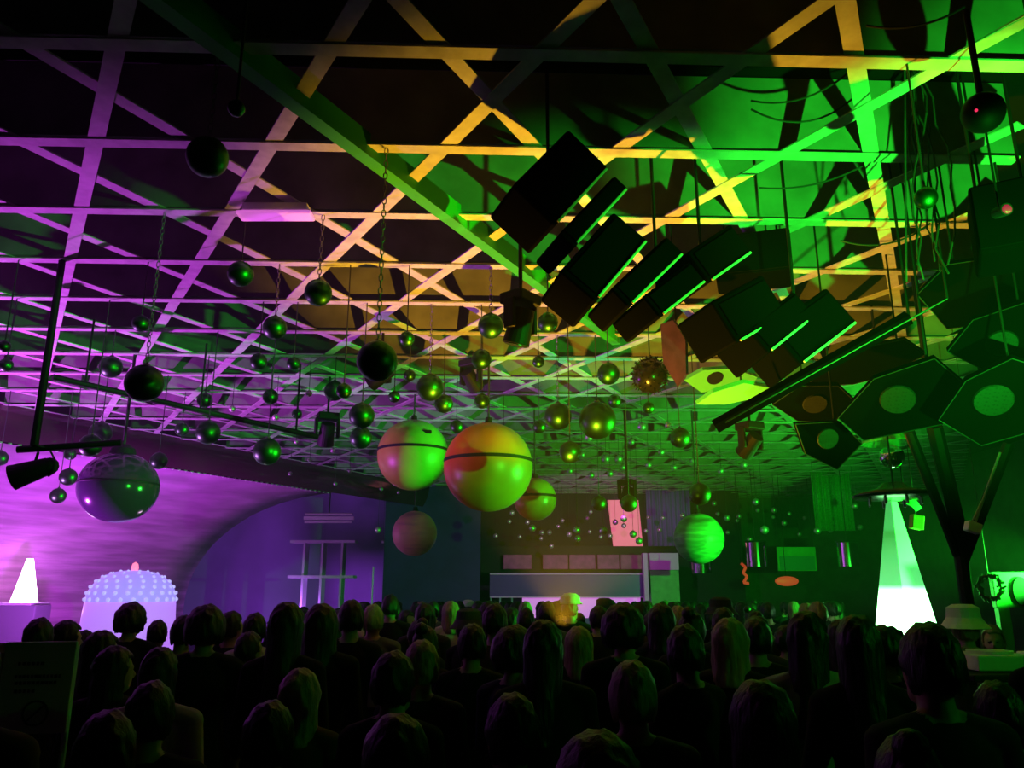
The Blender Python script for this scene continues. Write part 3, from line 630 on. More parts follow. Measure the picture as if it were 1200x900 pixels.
x0, x1, z0, z1 = rect(761, 648, 796, 668, YB); c = Vector(((x0 + x1) / 2, YB, 0)); t = thing('service_hatch', 'lilac topped cabinet beside the slim column', 'cabinet', c)
bm = new(); box(bm, (0, 0.25, (z0 + z1) / 2), (x1 - x0, 0.5, z1 - z0), None, 0.01); obj('top_panel', bm, LILAC, t)
bm = new(); box(bm, (0, 0.27, z0 / 2), ((x1 - x0) * 0.98, 0.46, z0)); obj('lower_panel', bm, GREENPANEL, t)
def drape(px0, py0, px1, py1, y, m, label, folds=9):
    x0, x1, z0, z1 = rect(px0, py0, px1, py1, y); z1 = TOP; n = folds * 8; bm = new(); rows = []
    for k in range(n + 1):
        x = x0 + (x1 - x0) * k / n; dy = 0.05 * math.sin(2 * math.pi * folds * k / n) + 0.02 * math.sin(k * 0.7)
        rows.append((bm.verts.new((x, y + dy, z0)), bm.verts.new((x, y + dy * 0.8, z1)), bm.verts.new((x, y + dy + 0.02, z1)), bm.verts.new((x, y + dy + 0.02, z0))))
    for a, b in zip(rows[:-1], rows[1:]):
        for j in range(4): bm.faces.new([a[j], a[(j + 1) % 4], b[(j + 1) % 4], b[j]])
    bm.faces.new(rows[0]); bm.faces.new(rows[-1][::-1])
    tag(obj('drape', bm, m, None, True), label, 'curtain')
drape(757, 583, 812, 640, YB + 1.6, CURTAIN, 'violet pleated drape beside the pink screen')
drape(952, 576, 1003, 622, YB - 2, GCURTAIN, 'glittering green drape hanging behind the pyramid lamp', 7)
slabs = [('menu_board', 910, 641, 958, 669, YB - 1.5, GREENPANEL, 'wide green board between two chrome cylinders', 'board')]
for name, a, b, c_, d, y, m, lab, cat in slabs:
    x0, x1, z0, z1 = rect(a, b, c_, d, y); bm = new(); t = thing(name, lab, cat, ((x0 + x1) / 2, y, z0))
    box(bm, (0, 0.03, (z1 - z0) / 2), (x1 - x0, 0.06, z1 - z0), None, 0.01); obj('board', bm, m, t)
    for sx in (-0.45, 0.45):
        bm = new(); tube(bm, (sx * (x1 - x0), 0.03, z1 - z0), (sx * (x1 - x0), 0.03, TOP - z0), 0.008, 0.008, 6); obj('hanger', bm, BLACKP, t)
    bm = new(); box(bm, (0, -0.01, 0.2), ((x1 - x0) * 0.9, 0.03, 0.36)); obj('lower_band', bm, mat('teal_board', (0.05, 0.28, 0.22), 0.6), t)
for px, lab in ((885, 'chrome cylinder hanging near the upright red sign'), (992, 'chrome cylinder hanging below the glittering green drape'), (822, 'chrome cylinder hanging below the striped green planet')):
    y = YB - 3; py0, py1 = (635, 664) if px != 822 else (657, 672)
    a, b = at_depth(px, py0, y), at_depth(px, py1, y); c = Vector((a.x, y, b.z)); t = thing('chrome_cylinder', lab, 'cylinder', c)
    bm = new(); h = a.z - b.z; lathe(bm, [(0, 0), (0.24, 0), (0.24, h), (0, h)], 32); obj('drum', bm, CHROME, t, False)
    bm = new(); lathe(bm, [(0.235, h - 0.02), (0.255, h - 0.02), (0.255, h + 0.02), (0.235, h + 0.02)], 32); obj('rim', bm, BLACKP, t)
    bm = new(); tube(bm, (0, 0, h), (0, 0, HUNG - c.z), 0.01, 0.01, 6); obj('cord', bm, CORD, t)
c = at_depth(922, 681, YB - 2.5); t = thing('red_neon_sign', 'red glowing oval sign under the wide green board', 'sign', c)
bm = new(); ball(bm, (0, 0, 0), 1.0, 3, (0.30, 0.05, 0.12)); obj('glow_panel', bm, REDN, t, True)
bm = new(); tube(bm, (0, 0.05, 0.0), (0, 0.05, TOP - c.z), 0.008, 0.008, 6); obj('hanger', bm, BLACKP, t)
c = at_depth(872, 672, YB - 2.5); t = thing('red_neon_sign', 'narrow upright squiggle of red glowing tube by a chrome cylinder', 'sign', c)
bm = new(); path_tube(bm, [(-0.06, 0, 0.25), (0.05, 0, 0.15), (-0.02, 0, 0.02), (0.07, 0, -0.08), (-0.03, 0, -0.22), (0.1, 0, -0.25)], 0.035, 8); obj('tube', bm, REDN, t)
bm = new(); tube(bm, (-0.06, 0, 0.24), (-0.06, 0, TOP - c.z), 0.008, 0.008, 6); obj('hanger', bm, BLACKP, t)
bm = new(); xa, xb = at_depth(563, 650, YB + 2).x, at_depth(870, 650, YB + 2).x
box(bm, ((xa + xb) / 2, YB + 2.0, TOP / 2), (xb - xa, 0.1, TOP)); struct(obj('bar_dark_backdrop', bm, mat('black_blue_backdrop', (0.006, 0.005, 0.016), 0.8, vary=0.3)))  # black sheet added to keep the space above the bar dark
# dark partition behind the middle
x0, x1, z0, z1 = rect(452, 560, 562, 700, YB + 0.2)
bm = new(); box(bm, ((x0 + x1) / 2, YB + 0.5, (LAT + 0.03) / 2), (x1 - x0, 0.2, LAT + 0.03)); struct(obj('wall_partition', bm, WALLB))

# ================================================================ RIGHT: the booth
def obel_mat():
    m = bpy.data.materials.new('green_lit_cone'); m.use_nodes = True; nt = m.node_tree; b = nt.nodes['Principled BSDF']
    b.inputs['Base Color'].default_value = (0.6, 0.8, 0.6, 1); b.inputs['Roughness'].default_value = 0.4
    tc = nt.nodes.new('ShaderNodeTexCoord'); sp = nt.nodes.new('ShaderNodeSeparateXYZ'); rp = nt.nodes.new('ShaderNodeValToRGB')
    st = [(0.0, (0.30, 1.0, 0.36)), (0.30, (0.30, 1.0, 0.36)), (0.36, (0.12, 0.85, 0.22)), (0.62, (0.05, 0.62, 0.11)), (0.75, (0.015, 0.36, 0.03)), (0.79, (0.03, 0.5, 0.08)), (1.0, (0.02, 0.42, 0.07))]
    while len(rp.color_ramp.elements) < len(st): rp.color_ramp.elements.new(0.5)
    for e, (p_, c_) in zip(rp.color_ramp.elements, st): e.position = p_; e.color = (*c_, 1)
    nt.links.new(tc.outputs['Generated'], sp.inputs[0]); nt.links.new(sp.outputs['Z'], rp.inputs[0]); nt.links.new(rp.outputs[0], b.inputs['Emission Color'])
    rs = nt.nodes.new('ShaderNodeMapRange'); rs.inputs['From Min'].default_value = 0.28; rs.inputs['From Max'].default_value = 0.36; rs.inputs['To Min'].default_value = 9.0; rs.inputs['To Max'].default_value = 1.0
    nt.links.new(sp.outputs['Z'], rs.inputs[0]); nt.links.new(rs.outputs[0], b.inputs['Emission Strength'])
    return m
zO = 9.3; p = at(1063, 742, zO); top = at(1048, 584, zO)
t = obelisk(p, top.z - p.z, 62 * zO / FPX / 1.28, obel_mat(), 'tall glowing green pyramid lamp, white hot at its foot', 1.25, 0.09)
t.rotation_euler = (0, 0, 0.35)
bm = new(); box(bm, (p.x, p.y, (p.z - 0.05) / 2), (1.0, 1.0, p.z - 0.05), None, 0.02)
tag(obj('lamp_plinth', bm, BLACKP), 'black plinth carrying the tall green pyramid lamp', 'plinth')
# ribbed shade with glass ball, saucer lamp
c = at(1040, 520, 8.4); t = thing('ribbed_pendant', 'green ribbed lampshade with a clear glass ball under it', 'lamp', c)
bm = new(); n = 48
prof_r = [(0.10, 0.17), (0.25, 0.02), (0.26, 0.0)]
rings = [[bm.verts.new((r * (1 + 0.035 * (k % 2)) * math.cos(2 * math.pi * k / n), r * (1 + 0.035 * (k % 2)) * math.sin(2 * math.pi * k / n), z)) for k in range(n)] for r, z in prof_r]
for a, b in zip(rings[:-1], rings[1:]):
    for k in range(n): bm.faces.new([a[k], a[(k + 1) % n], b[(k + 1) % n], b[k]])
bm.faces.new(rings[0]); obj('shade', bm, SHINY, t)
bm = new(); uvball(bm, (0.03, 0, -0.14), 0.125, 32, 20); obj('glass_ball', bm, CHROME, t, True)
bm = new(); tube(bm, (0, 0, 0.16), (0, 0, TOP - c.z), 0.012, 0.012, 8); obj('stem', bm, BLACKP, t)
c = at(1048, 580, 7.9); t = thing('saucer_lamp', 'dark saucer shaped lamp with fins above the pyramid lamp', 'lamp', c)
bm = new(); lathe(bm, [(0, 0.13), (0.10, 0.12), (0.16, 0.06), (0.38, 0.01), (0.40, -0.01), (0.36, -0.03), (0.12, -0.05), (0, -0.05)], 36); obj('saucer', bm, BLACKG, t, True)
for k in range(8):
    a = k * math.pi / 4; bm = new(); box(bm, (0.25 * math.cos(a), 0.25 * math.sin(a), -0.06), (0.02, 0.02, 0.09)); obj('fin', bm, RAIL, t)
bm = new(); tube(bm, (0, 0, 0.12), (0, 0, TOP - c.z), 0.01, 0.01, 8); obj('stem', bm, BLACKP, t)
c = at(1064, 592, 8.9); t = thing('curved_shield', 'curved glossy green shield beside the pyramid lamp tip', 'shield', c)
bm = new(); rows = []
for k in range(13):
    a = R(20 + 80 * k / 12); rows.append([bm.verts.new((r * math.cos(a) - 0.05, (0.1 if r > 0.2 else 0.0) , r * math.sin(a) - 0.12)) for r in (0.14, 0.27)] + [bm.verts.new((r * math.cos(a) - 0.05, (0.12 if r > 0.2 else 0.02), r * math.sin(a) - 0.12)) for r in (0.27, 0.14)])
for a, b in zip(rows[:-1], rows[1:]):
    for j in range(4): bm.faces.new([a[j], a[(j + 1) % 4], b[(j + 1) % 4], b[j]])
bm.faces.new(rows[0]); bm.faces.new(rows[-1][::-1]); obj('shield', bm, SHINY, t)
bm = new(); tube(bm, (-0.0, 0.06, 0.1), (0.0, 0.06, TOP - c.z), 0.008, 0.008, 6); obj('hanger', bm, BLACKP, t)
# tripod and its crossing legs under the panels
foot = Vector((at(1118, 690, 7.4).x, at(1118, 690, 7.4).y, 0)); hub = at(1122, 620, 6.6)
t = thing('truss_stand', 'black stand of crossing slanted poles carrying the panel rig', 'stand', foot)
for (a, b, r_, m_, n_) in (((1066, 505), (1122, 650), 0.045, BLACKP, 'strut'), ((1095, 500), (1130, 650), 0.07, BLACKP, 'strut'), ((1182, 520), (1128, 660), 0.05, BLACKP, 'strut'), ((1062, 508), (1112, 632), 0.02, BROWN, 'batten'), ((1172, 530), (1143, 612), 0.011, RAIL, 'rail')):
    bm = new(); za = 7.2 if n_ != 'batten' else 7.4
    if n_ == 'rail': za = 7.1
    tube(bm, at(*a, za) - foot, at(*b, za + 0.15) - foot, r_, r_, 8); obj(n_, bm, m_, t)
bm = new(); q = at(1126, 652, 7.35) - foot; tube(bm, (q.x, q.y, q.z + 0.1), (q.x, q.y, 0.03), 0.06, 0.06, 10); obj('post', bm, BLACKP, t)
bm = new(); lathe(bm, [(0, 0), (0.35, 0), (0.35, 0.03), (0.06, 0.06), (0, 0.06)], 20, (q.x, q.y, 0)); obj('base', bm, BLACKP, t)
bm = new(); tube(bm, at(1095, 500, 7.2) - foot, Vector((at(1095, 500, 7.2).x, at(1095, 500, 7.2).y, TOP)) - foot, 0.03, 0.03, 8); obj('top_post', bm, BLACKP, t)
c = at(1140, 618, 6.95); t = thing('small_white_lamp', 'small tilted white box lamp on the slanted pole', 'lamp', c)
bm = new(); box(bm, (0, 0, 0), (0.12, 0.09, 0.09), Matrix.Rotation(0.35, 3, 'Y'), 0.01); obj('box', bm, WHITEP, t)
bm = new(); tube(bm, (0.0, 0.02, 0.03), at(1150, 588, 7.1) - c, 0.008, 0.008, 6); obj('bracket', bm, RAIL, t)
c = at(1074, 612, 9.0); t = thing('ochre_box', 'small ochre box hung beside the pyramid lamp', 'box', c)
bm = new(); box(bm, (0, 0, 0), (0.13, 0.10, 0.16), Matrix.Rotation(0.2, 3, 'Y'), 0.008); obj('box', bm, mat('ochre_card', (0.55, 0.35, 0.05), 0.7), t)
bm = new(); tube(bm, (0, 0, 0.07), (0, 0, TOP - c.z), 0.005, 0.005, 6); obj('cord', bm, CORD, t)
# arched frame on the wall side and a wreath
c = at(1190, 700, 9.0); t = thing('arched_panel', 'green lit arched panel with a dark doorway shape', 'panel', (c.x, c.y, 0)); 
x0, z1 = at(1166, 700, 9).x - c.x, at(1190, 670, 9).z; z0 = at(1190, 712, 9).z
bm = new(); box(bm, (0.17, 0, (z0 + z1) / 2), (0.85, 0.08, z1 - z0), None, 0.01); obj('header', bm, GREENPANEL, t)
bm = new(); box(bm, (x0 + 0.06, 0, z0 / 2), (0.13, 0.08, z0), None, 0.005); obj('jamb', bm, GREENPANEL, t)
bm = new(); box(bm, (0.62, 0, z0 / 2), (0.13, 0.08, z0), None, 0.005); obj('jamb', bm, GREENPANEL, t)
bm = new(); lathe(bm, [(0, 0), (0.1, 0), (0.1, 0.02), (0, 0.02)], 20)
for v in bm.verts:
    y = v.co.y; v.co = Vector((v.co.x + 0.05, v.co.z - 0.06, y * 1.6 + (z0 + z1) / 2 - 0.02))
obj('dark_figure', bm, BLACKP, t)
c = at(1160, 688, 8.6); t = thing('leafy_wreath', 'dim leafy ring beside the arched panel', 'wreath', c)
bm = new()
for k in range(60):
    a = 2 * math.pi * k / 60; rr = 0.12 + random.uniform(-0.02, 0.03); box(bm, (rr * math.cos(a), random.uniform(-0.02, 0.02), rr * math.sin(a)), (0.05, 0.008, 0.022), Matrix.Rotation(a + random.uniform(-1, 1), 3, 'Y'))
obj('leaves', bm, mat('leaf_green', (0.10, 0.35, 0.10), 0.6), t)['kind'] = 'stuff'
bm = new(); path_tube(bm, [(0.12 * math.cos(k * math.pi / 12), 0, 0.12 * math.sin(k * math.pi / 12)) for k in range(25)], 0.012, 6); obj('ring', bm, BROWN, t)
bm = new(); tube(bm, (0, 0, 0.12), (0, 0, TOP - c.z), 0.004, 0.004, 6); obj('cord', bm, CORD, t)
# DJ table with gear
zt = 4.9; c = at(1188, 780, zt); t = thing('equipment_table', 'dark table of the booth beside the truss stand', 'table', (c.x + 0.3, c.y, 0)); ht = c.z - 0.02
bm = new(); box(bm, (0, 0, ht - 0.02), (1.5, 0.7, 0.04), None, 0.008); obj('table_top', bm, BLACKP, t)
for sx in (-1, 1):
    for sy in (-1, 1):
        bm = new(); tube(bm, (sx * 0.68, sy * 0.3, 0), (sx * 0.68, sy * 0.3, ht - 0.03), 0.025, 0.025, 8); obj('leg', bm, RAIL, t)
for k, (dx, w, lab) in enumerate(((-0.45, 0.36, 'pale deck with a round platter on the booth table'), (-0.02, 0.32, 'pale mixer with knobs beside the round platter deck'))):
    g = thing('deck_player' if k == 0 else 'mixer', lab, 'audio gear', (c.x + 0.3 + dx, c.y - 0.02, ht))
    bm = new(); box(bm, (0, 0, 0.05), (w, 0.36, 0.09), None, 0.01); obj('case', bm, WHITEP, g)
    if k == 0:
        bm = new(); lathe(bm, [(0, 0.095), (0.13, 0.095), (0.13, 0.112), (0, 0.115)], 28); obj('platter', bm, RAIL, g)
    else:
        for i in range(3):
            for j in range(3):
                bm = new(); tube(bm, (-0.1 + 0.1 * i, -0.1 + 0.1 * j, 0.093), (-0.1 + 0.1 * i, -0.1 + 0.1 * j, 0.12), 0.014, 0.012, 10); obj('knob', bm, BLACKP, g)
# notice board lower left
zs = 2.9; tl, br = at(2, 753, zs), at(80, 858, zs); c = (tl + br) / 2
t = thing('notice_board', 'green lit notice board with faint print and a round no symbol', 'sign', (c.x, c.y, 0), 0.18)
w, h = br.x - tl.x, tl.z - br.z
bm = new(); box(bm, (0, 0.012, c.z), (w, 0.02, h), None, 0.004); obj('board', bm, mat('notice_paper', (0.75, 0.8, 0.7), 0.6, vary=0.2, scale=3), t)
INK = mat('dark_ink', (0.05, 0.07, 0.05), 0.7)
for k, (z_, wd, x_) in enumerate(((0.26, 0.38, -0.10), (0.12, 0.66, 0.02), (0.05, 0.60, 0.0), (-0.04, 0.30, -0.14))):
    bm = new(); n = int(wd / 0.055)
    for i in range(n):
        box(bm, ((x_ - wd / 2 + (i + 0.5) * wd / n) * w, -0.0005, c.z + z_ * h), (wd / n * w * random.uniform(0.5, 0.8), 0.002, 0.036 * h))
    o = obj('print_line', bm, INK, t)
bm = new(); n = 36; rr = 0.13 * h
for k in range(n):
    a = 2 * math.pi * k / n; box(bm, (rr * math.cos(a) + 0.05 * w, -0.0005, c.z - 0.28 * h + rr * math.sin(a)), (rr * 0.19, 0.002, rr * 0.16), Matrix.Rotation(-a - math.pi / 2, 3, 'Y'))
box(bm, (0.05 * w, -0.0005, c.z - 0.28 * h), (rr * 1.9, 0.002, rr * 0.16), Matrix.Rotation(R(-45), 3, 'Y')); obj('round_symbol', bm, INK, t)
for sx in (-1, 1):
    bm = new(); tube(bm, (sx * w * 0.46, 0.035, 0), (sx * w * 0.46, 0.035, c.z + h * 0.45), 0.012, 0.012, 8); obj('post', bm, RAIL, t)

# ================================================================ THE CROWD
SKIN = mat('skin', (0.42, 0.27, 0.20), 0.55)
def object_tint(name, rough):
    m = bpy.data.materials.new(name); m.use_nodes = True; nt = m.node_tree; b = nt.nodes['Principled BSDF']; b.inputs['Roughness'].default_value = rough
    oi = nt.nodes.new('ShaderNodeObjectInfo'); nz = nt.nodes.new('ShaderNodeTexNoise'); nz.inputs['Scale'].default_value = 14
    mx = nt.nodes.new('ShaderNodeMix'); mx.data_type = 'RGBA'; mx.blend_type = 'MULTIPLY'; mx.inputs['Factor'].default_value = 0.5
    nt.links.new(oi.outputs['Color'], mx.inputs['A']); nt.links.new(nz.outputs['Color'], mx.inputs['B']); nt.links.new(mx.outputs['Result'], b.inputs['Base Color'])
    b.inputs['Specular IOR Level'].default_value = 0.2
    return m
SHIRT = object_tint('shirt_cloth', 0.9)
TROUSER = mat('dark_trouser', (0.012, 0.012, 0.016), 0.9, spec=0.1)
SHOE = mat('black_shoe', (0.01, 0.01, 0.01), 0.5)
EYEM = mat('eye_dark', (0.02, 0.015, 0.012), 0.3)
LIP = mat('lip', (0.38, 0.16, 0.14), 0.5)
HAIRB = mat('black_hair', (0.010, 0.008, 0.007), 0.45, vary=0.4, scale=30, stretch=(1, 1, 0.2), bump=0.4)
HAIRD = mat('dyed_light_hair', (0.35, 0.26, 0.16), 0.5, vary=0.4, scale=30, stretch=(1, 1, 0.2), bump=0.4)
CAPW = mat('white_cap_cloth', (0.75, 0.75, 0.72), 0.8)
CAPB = mat('black_cap_cloth', (0.015, 0.015, 0.02), 0.8)

HC = Vector((0, 0.01, 1.585))                         # head centre of a 1.70 m figure that faces +Y
def limb(bm, pts, rad, seg=12):
    for k in range(len(pts) - 1):
        tube(bm, pts[k], pts[k + 1], rad[k], rad[k + 1], seg); 
    for p, r in zip(pts, rad): ball(bm, p, r, 2)
def loft(bm, secs, seg=20):
    """torso: stacked ellipses (z, half width, half depth, y shift)"""
    rings = [[bm.verts.new((w * math.cos(2 * math.pi * k / seg), y + d * math.sin(2 * math.pi * k / seg), z)) for k in range(seg)] for z, w, d, y in secs]
    for a, b in zip(rings[:-1], rings[1:]):
        for k in range(seg): bm.faces.new([a[k], a[(k + 1) % seg], b[(k + 1) % seg], b[k]])
    bm.faces.new(rings[0][::-1]); bm.faces.new(rings[-1])
def hand(bm, w, d, side, n):
    """palm at wrist w along d, five unequal bent fingers; n is the back of the hand, the thumb leaves the side of the palm"""
    d = d.normalized(); n = (n - d * n.dot(d)).normalized(); x = d.cross(n).normalized() * side
    rot = Matrix((x, n, d)).transposed()
    box(bm, w + d * 0.045, (0.080, 0.028, 0.095), rot, 0.010)
    for k, (o, L) in enumerate(((-0.030, 0.062), (-0.010, 0.078), (0.011, 0.082), (0.031, 0.070))):
        p0 = w + d * 0.085 + x * o; p1 = p0 + d * L * 0.5 - n * 0.008; p2 = p1 + d * L * 0.42 - n * 0.026
        limb(bm, [p0, p1, p2], [0.0092, 0.0088, 0.0076], 8)
    p0 = w + d * 0.030 + x * 0.036; p1 = p0 + x * 0.026 + d * 0.028 - n * 0.008; p2 = p1 + d * 0.032 - n * 0.008 + x * 0.004
    limb(bm, [p0, p1, p2], [0.012, 0.010, 0.0085], 8)
def make_body(name, pose, turn, slim):
    bm = new(); sw = 0.185 * slim
    M = Matrix.Rotation(turn, 4, 'Z')
    def hd(x, y, z): return M @ Vector((x, y, z)) 
    # head
    vs = ball(bm, (0, 0, 0), 1.0, 3)
    for v in vs:
        q = v.co.copy(); w = 0.074 - 0.012 * max(0, -q.z)
        v.co = hd(q.x * w, 0.012 + q.y * 0.093 + (0.018 * max(0, -q.z) if q.y > 0 else 0), HC.z + q.z * 0.115)
    vs = ball(bm, (0, 0, 0), 1.0, 2)                      # jaw and chin
    for v in vs: v.co = hd(v.co.x * 0.052, 0.055 + v.co.y * 0.045, HC.z - 0.075 + v.co.z * 0.042)
    tube(bm, hd(0, 0.098, HC.z + 0.015), hd(0, 0.122, HC.z - 0.026), 0.008, 0.015, 8); ball(bm, hd(0, 0.112, HC.z - 0.028), 0.016, 1)   # nose
    for sx in (-1, 1):
        vs = ball(bm, (0, 0, 0), 1.0, 1)
        for v in vs: v.co = hd(sx * 0.078 + v.co.x * 0.011, 0.0 + v.co.y * 0.020, HC.z - 0.012 + v.co.z * 0.032)       # ears
        ball(bm, hd(sx * 0.031, 0.084, HC.z + 0.004), 0.0145, 1)                                                    # eyes
        tube(bm, hd(sx * 0.012, 0.100, HC.z + 0.026), hd(sx * 0.050, 0.086, HC.z + 0.026), 0.008, 0.006, 6)         # brow
    tube(bm, hd(-0.022, 0.096, HC.z - 0.056), hd(0.022, 0.096, HC.z - 0.056), 0.010, 0.010, 6)                      # mouth
    limb(bm, [Vector((0, -0.012, 1.40)), Vector((0, 0.0, 1.50))], [0.062, 0.054])
    # torso
    loft(bm, [(0.84, 0.155, 0.105, 0), (0.93, 0.170, 0.118, -0.005), (1.03, 0.150 * slim, 0.105, 0), (1.15, 0.158 * slim, 0.110, 0), (1.28, 0.178 * slim, 0.118, 0), (1.36, 0.170 * slim, 0.102, -0.008), (1.415, 0.120, 0.075, -0.012), (1.45, 0.060, 0.05, -0.008)])
    for sx in (-1, 1):
        limb(bm, [Vector((sx * 0.06, -0.012, 1.42)), Vector((sx * sw, -0.010, 1.375))], [0.052, 0.062])
        hip, knee, ank = Vector((sx * 0.088, 0, 0.88)), Vector((sx * 0.10, 0.015, 0.48)), Vector((sx * 0.11, -0.01, 0.09))
        limb(bm, [hip, knee, ank], [0.092, 0.060, 0.046], 14)
        vs = box(bm, (sx * 0.112, 0.055, 0.042), (0.088, 0.25, 0.080), None, 0.03)
        sh = Vector((sx * sw, -0.010, 1.375)); p = pose if isinstance(pose, str) else pose[0 if sx < 0 else 1]
        if p == 'down':   el, wr, nn = sh + Vector((sx * 0.055, -0.02, -0.29)), sh + Vector((sx * 0.050, 0.045, -0.53)), Vector((sx, 0, 0))
        elif p == 'bent': el, wr, nn = sh + Vector((sx * 0.050, 0.02, -0.28)), sh + Vector((sx * -0.02, 0.22, -0.20)), Vector((sx * 0.6, 0.2, -0.5))
        elif p == 'chest': el, wr, nn = sh + Vector((sx * 0.06, 0.05, -0.27)), sh + Vector((-sx * 0.09, 0.22, -0.12)), Vector((0, 1, 0.3))
        else:             el, wr, nn = sh + Vector((sx * 0.12, 0.08, -0.20)), sh + Vector((sx * 0.10, 0.20, 0.04)), Vector((0, -1, 0.2))     # 'up'
        limb(bm, [sh, el, wr], [0.058, 0.043, 0.030], 12)
        hand(bm, wr, wr - el, sx * (1 if p != 'up' else -1), nn)
        if p == 'up': upw = wr
    me = bpy.data.meshes.new(name + '_raw'); bm.to_mesh(me); bm.free()
    tmp = bpy.data.objects.new('tmp', me); C.objects.link(tmp)
    md = tmp.modifiers.new('r', 'REMESH'); md.mode = 'VOXEL'; md.voxel_size = 0.0085
    md = tmp.modifiers.new('s', 'SMOOTH'); md.factor = 0.5; md.iterations = 2
    md = tmp.modifiers.new('d', 'DECIMATE'); md.ratio = 0.22
    dg = bpy.context.evaluated_depsgraph_get(); out = bpy.data.meshes.new_from_object(tmp.evaluated_get(dg)); out.name = name
    bpy.data.objects.remove(tmp); bpy.data.meshes.remove(me)
    out.materials.clear()
    for m in (SHIRT, SKIN, TROUSER, SHOE, EYEM, LIP): out.materials.append(m)
    Mi = M.inverted()
    for p in out.polygons:
        p.use_smooth = True; q = p.center; h = Mi @ Vector((q.x, q.y, q.z)); i = 0
        if q.z > 1.490 or (q.z > 1.442 and math.hypot(q.x, q.y) < 0.078): i = 1
        elif q.z < 0.085: i = 3
        elif q.z < 0.93 and abs(q.x) < 0.205 and not (abs(q.x) > 0.19): i = 2
        if q.z > 1.5:
            if h.y > 0.085 and abs(abs(h.x) - 0.031) < 0.013 and abs(h.z - HC.z - 0.004) < 0.008: i = 4
            elif h.y > 0.088 and abs(h.x) < 0.024 and abs(h.z - HC.z + 0.056) < 0.010: i = 5
        for sx, pz in ((-1, 0), (1, 1)):
            pp = pose if isinstance(pose, str) else pose[pz]; sh = Vector((sx * sw, -0.01, 1.375))
            w = {'down': sh + Vector((sx * 0.050, 0.045, -0.53)), 'bent': sh + Vector((-sx * 0.02, 0.22, -0.20)), 'chest': sh + Vector((-sx * 0.09, 0.22, -0.12)), 'up': sh + Vector((sx * 0.10, 0.20, 0.04))}[pp]
            dirn = {'down': Vector((0, 0.2, -1)), 'bent': Vector((-sx * 0.3, 0.9, 0.3)), 'chest': Vector((-sx * 0.6, 0.7, 0.6)), 'up': Vector((0, 0.4, 0.8))}[pp].normalized()
            e = Vector(q) - w
            if e.length < 0.23 and e.dot(dirn) > -0.02 and (pp != 'down' or abs(q.x) > 0.19): i = 1
        p.material_index = i
    return out
BODIES = [make_body('body_mesh', 'down', 0.0, 1.0), make_body('body_mesh', ('down', 'bent'), R(-38), 1.0), make_body('body_mesh', 'bent', R(25), 0.93),
          make_body('body_mesh', ('chest', 'down'), R(-15), 0.88), make_body('body_mesh', ('bent', 'up'), 0.0, 0.96), make_body('body_mesh', 'chest', R(-60), 0.92)]
TURN = [0.0, R(-38), R(25), R(-15), 0.0, R(-60)]

def hair_mesh(kind):
    bm = new(); vs = ball(bm, (0, 0, 0), 1.0, 4); g = 1.0
    kill = []
    for v in vs:
        q = v.co.copy(); n1 = noise.noise(q * 3.1 + Vector((len(kind), 0, 0))); n2 = noise.noise(q * 9)
        w, d, h = 0.090, 0.112, 0.132
        if kind == 'round': w, d, h = 0.122, 0.135, 0.150
        if kind == 'bob': w, d, h = 0.103, 0.118, 0.134
        f = 1 + 0.07 * n1 + 0.05 * n2 + 0.03 * noise.noise(q * 21)
        v.co = Vector((q.x * w * f, -0.004 + q.y * d * f, HC.z + 0.012 + q.z * h * f))
        face = q.y > 0.42 and q.z < 0.42
        if kind in ('short', 'round', 'bun'):
            low = q.z < -0.62 or (q.z < -0.25 and q.y > 0.12)
        else:
            low = q.z < -0.80 and q.y > -0.2
            if q.z < -0.05:
                t = min(1.0, (-0.05 - q.z) / 0.95); L = 0.10 if kind == 'bob' else 0.30
                v.co.z -= t * L; k = 1.0 + (0.10 if kind == 'bob' else 0.25) * t
                s = max(0.62, math.sqrt(max(0.0, 1 - q.z * q.z))); base = Vector((q.x, q.y, 0))
                if base.length > 1e-4: base.normalize()
                v.co.x = base.x * w * (0.95 + 0.1 * t) * f; v.co.y = -0.004 + base.y * d * (0.95 if base.y < 0 else 0.6) * f - (0.03 * t if kind != 'bob' else 0)
        if face or low: kill.append(v)
    bmesh.ops.delete(bm, geom=kill, context='VERTS')
    if kind == 'bun': ball(bm, (0, -0.075, HC.z + 0.125), 0.048, 2)
    bmesh.ops.recalc_face_normals(bm, faces=bm.faces)
    bmesh.ops.solidify(bm, geom=list(bm.faces), thickness=0.012)
    me = bpy.data.meshes.new('hair_mesh'); bm.to_mesh(me); bm.free()
    for p in me.polygons: p.use_smooth = True
    return me
def cap_mesh(kind):
    bm = new()
    if kind == 'bucket':
        lathe(bm, [(0.155, -0.02), (0.150, -0.024), (0.104, 0.055), (0.098, 0.125), (0.06, 0.148), (0, 0.150), (0, 0.145), (0.09, 0.12), (0.098, 0.05), (0.155, -0.02)], 28, (0, 0.005, HC.z + 0.0))
    else:
        lathe(bm, [(0.098, 0.03), (0.101, 0.05), (0.092, 0.11), (0.055, 0.142), (0, 0.150), (0, 0.144), (0.05, 0.137), (0.088, 0.105), (0.096, 0.05), (0.098, 0.03)], 28, (0, 0.0, HC.z))
        for v in bm.verts: v.co.y *= 1.12
        pts = [Vector((0.075 * math.cos(a), 0.075 + 0.105 * math.sin(a), HC.z + 0.045 - 0.02 * math.sin(a))) for a in [math.pi * k / 10 for k in range(11)]]
        prism(bm, pts, (0, 0, -0.006))
    bmesh.ops.recalc_face_normals(bm, faces=bm.faces)
    me = bpy.data.meshes.new('hat_mesh'); bm.to_mesh(me); bm.free(); return me
HAIRS = {}
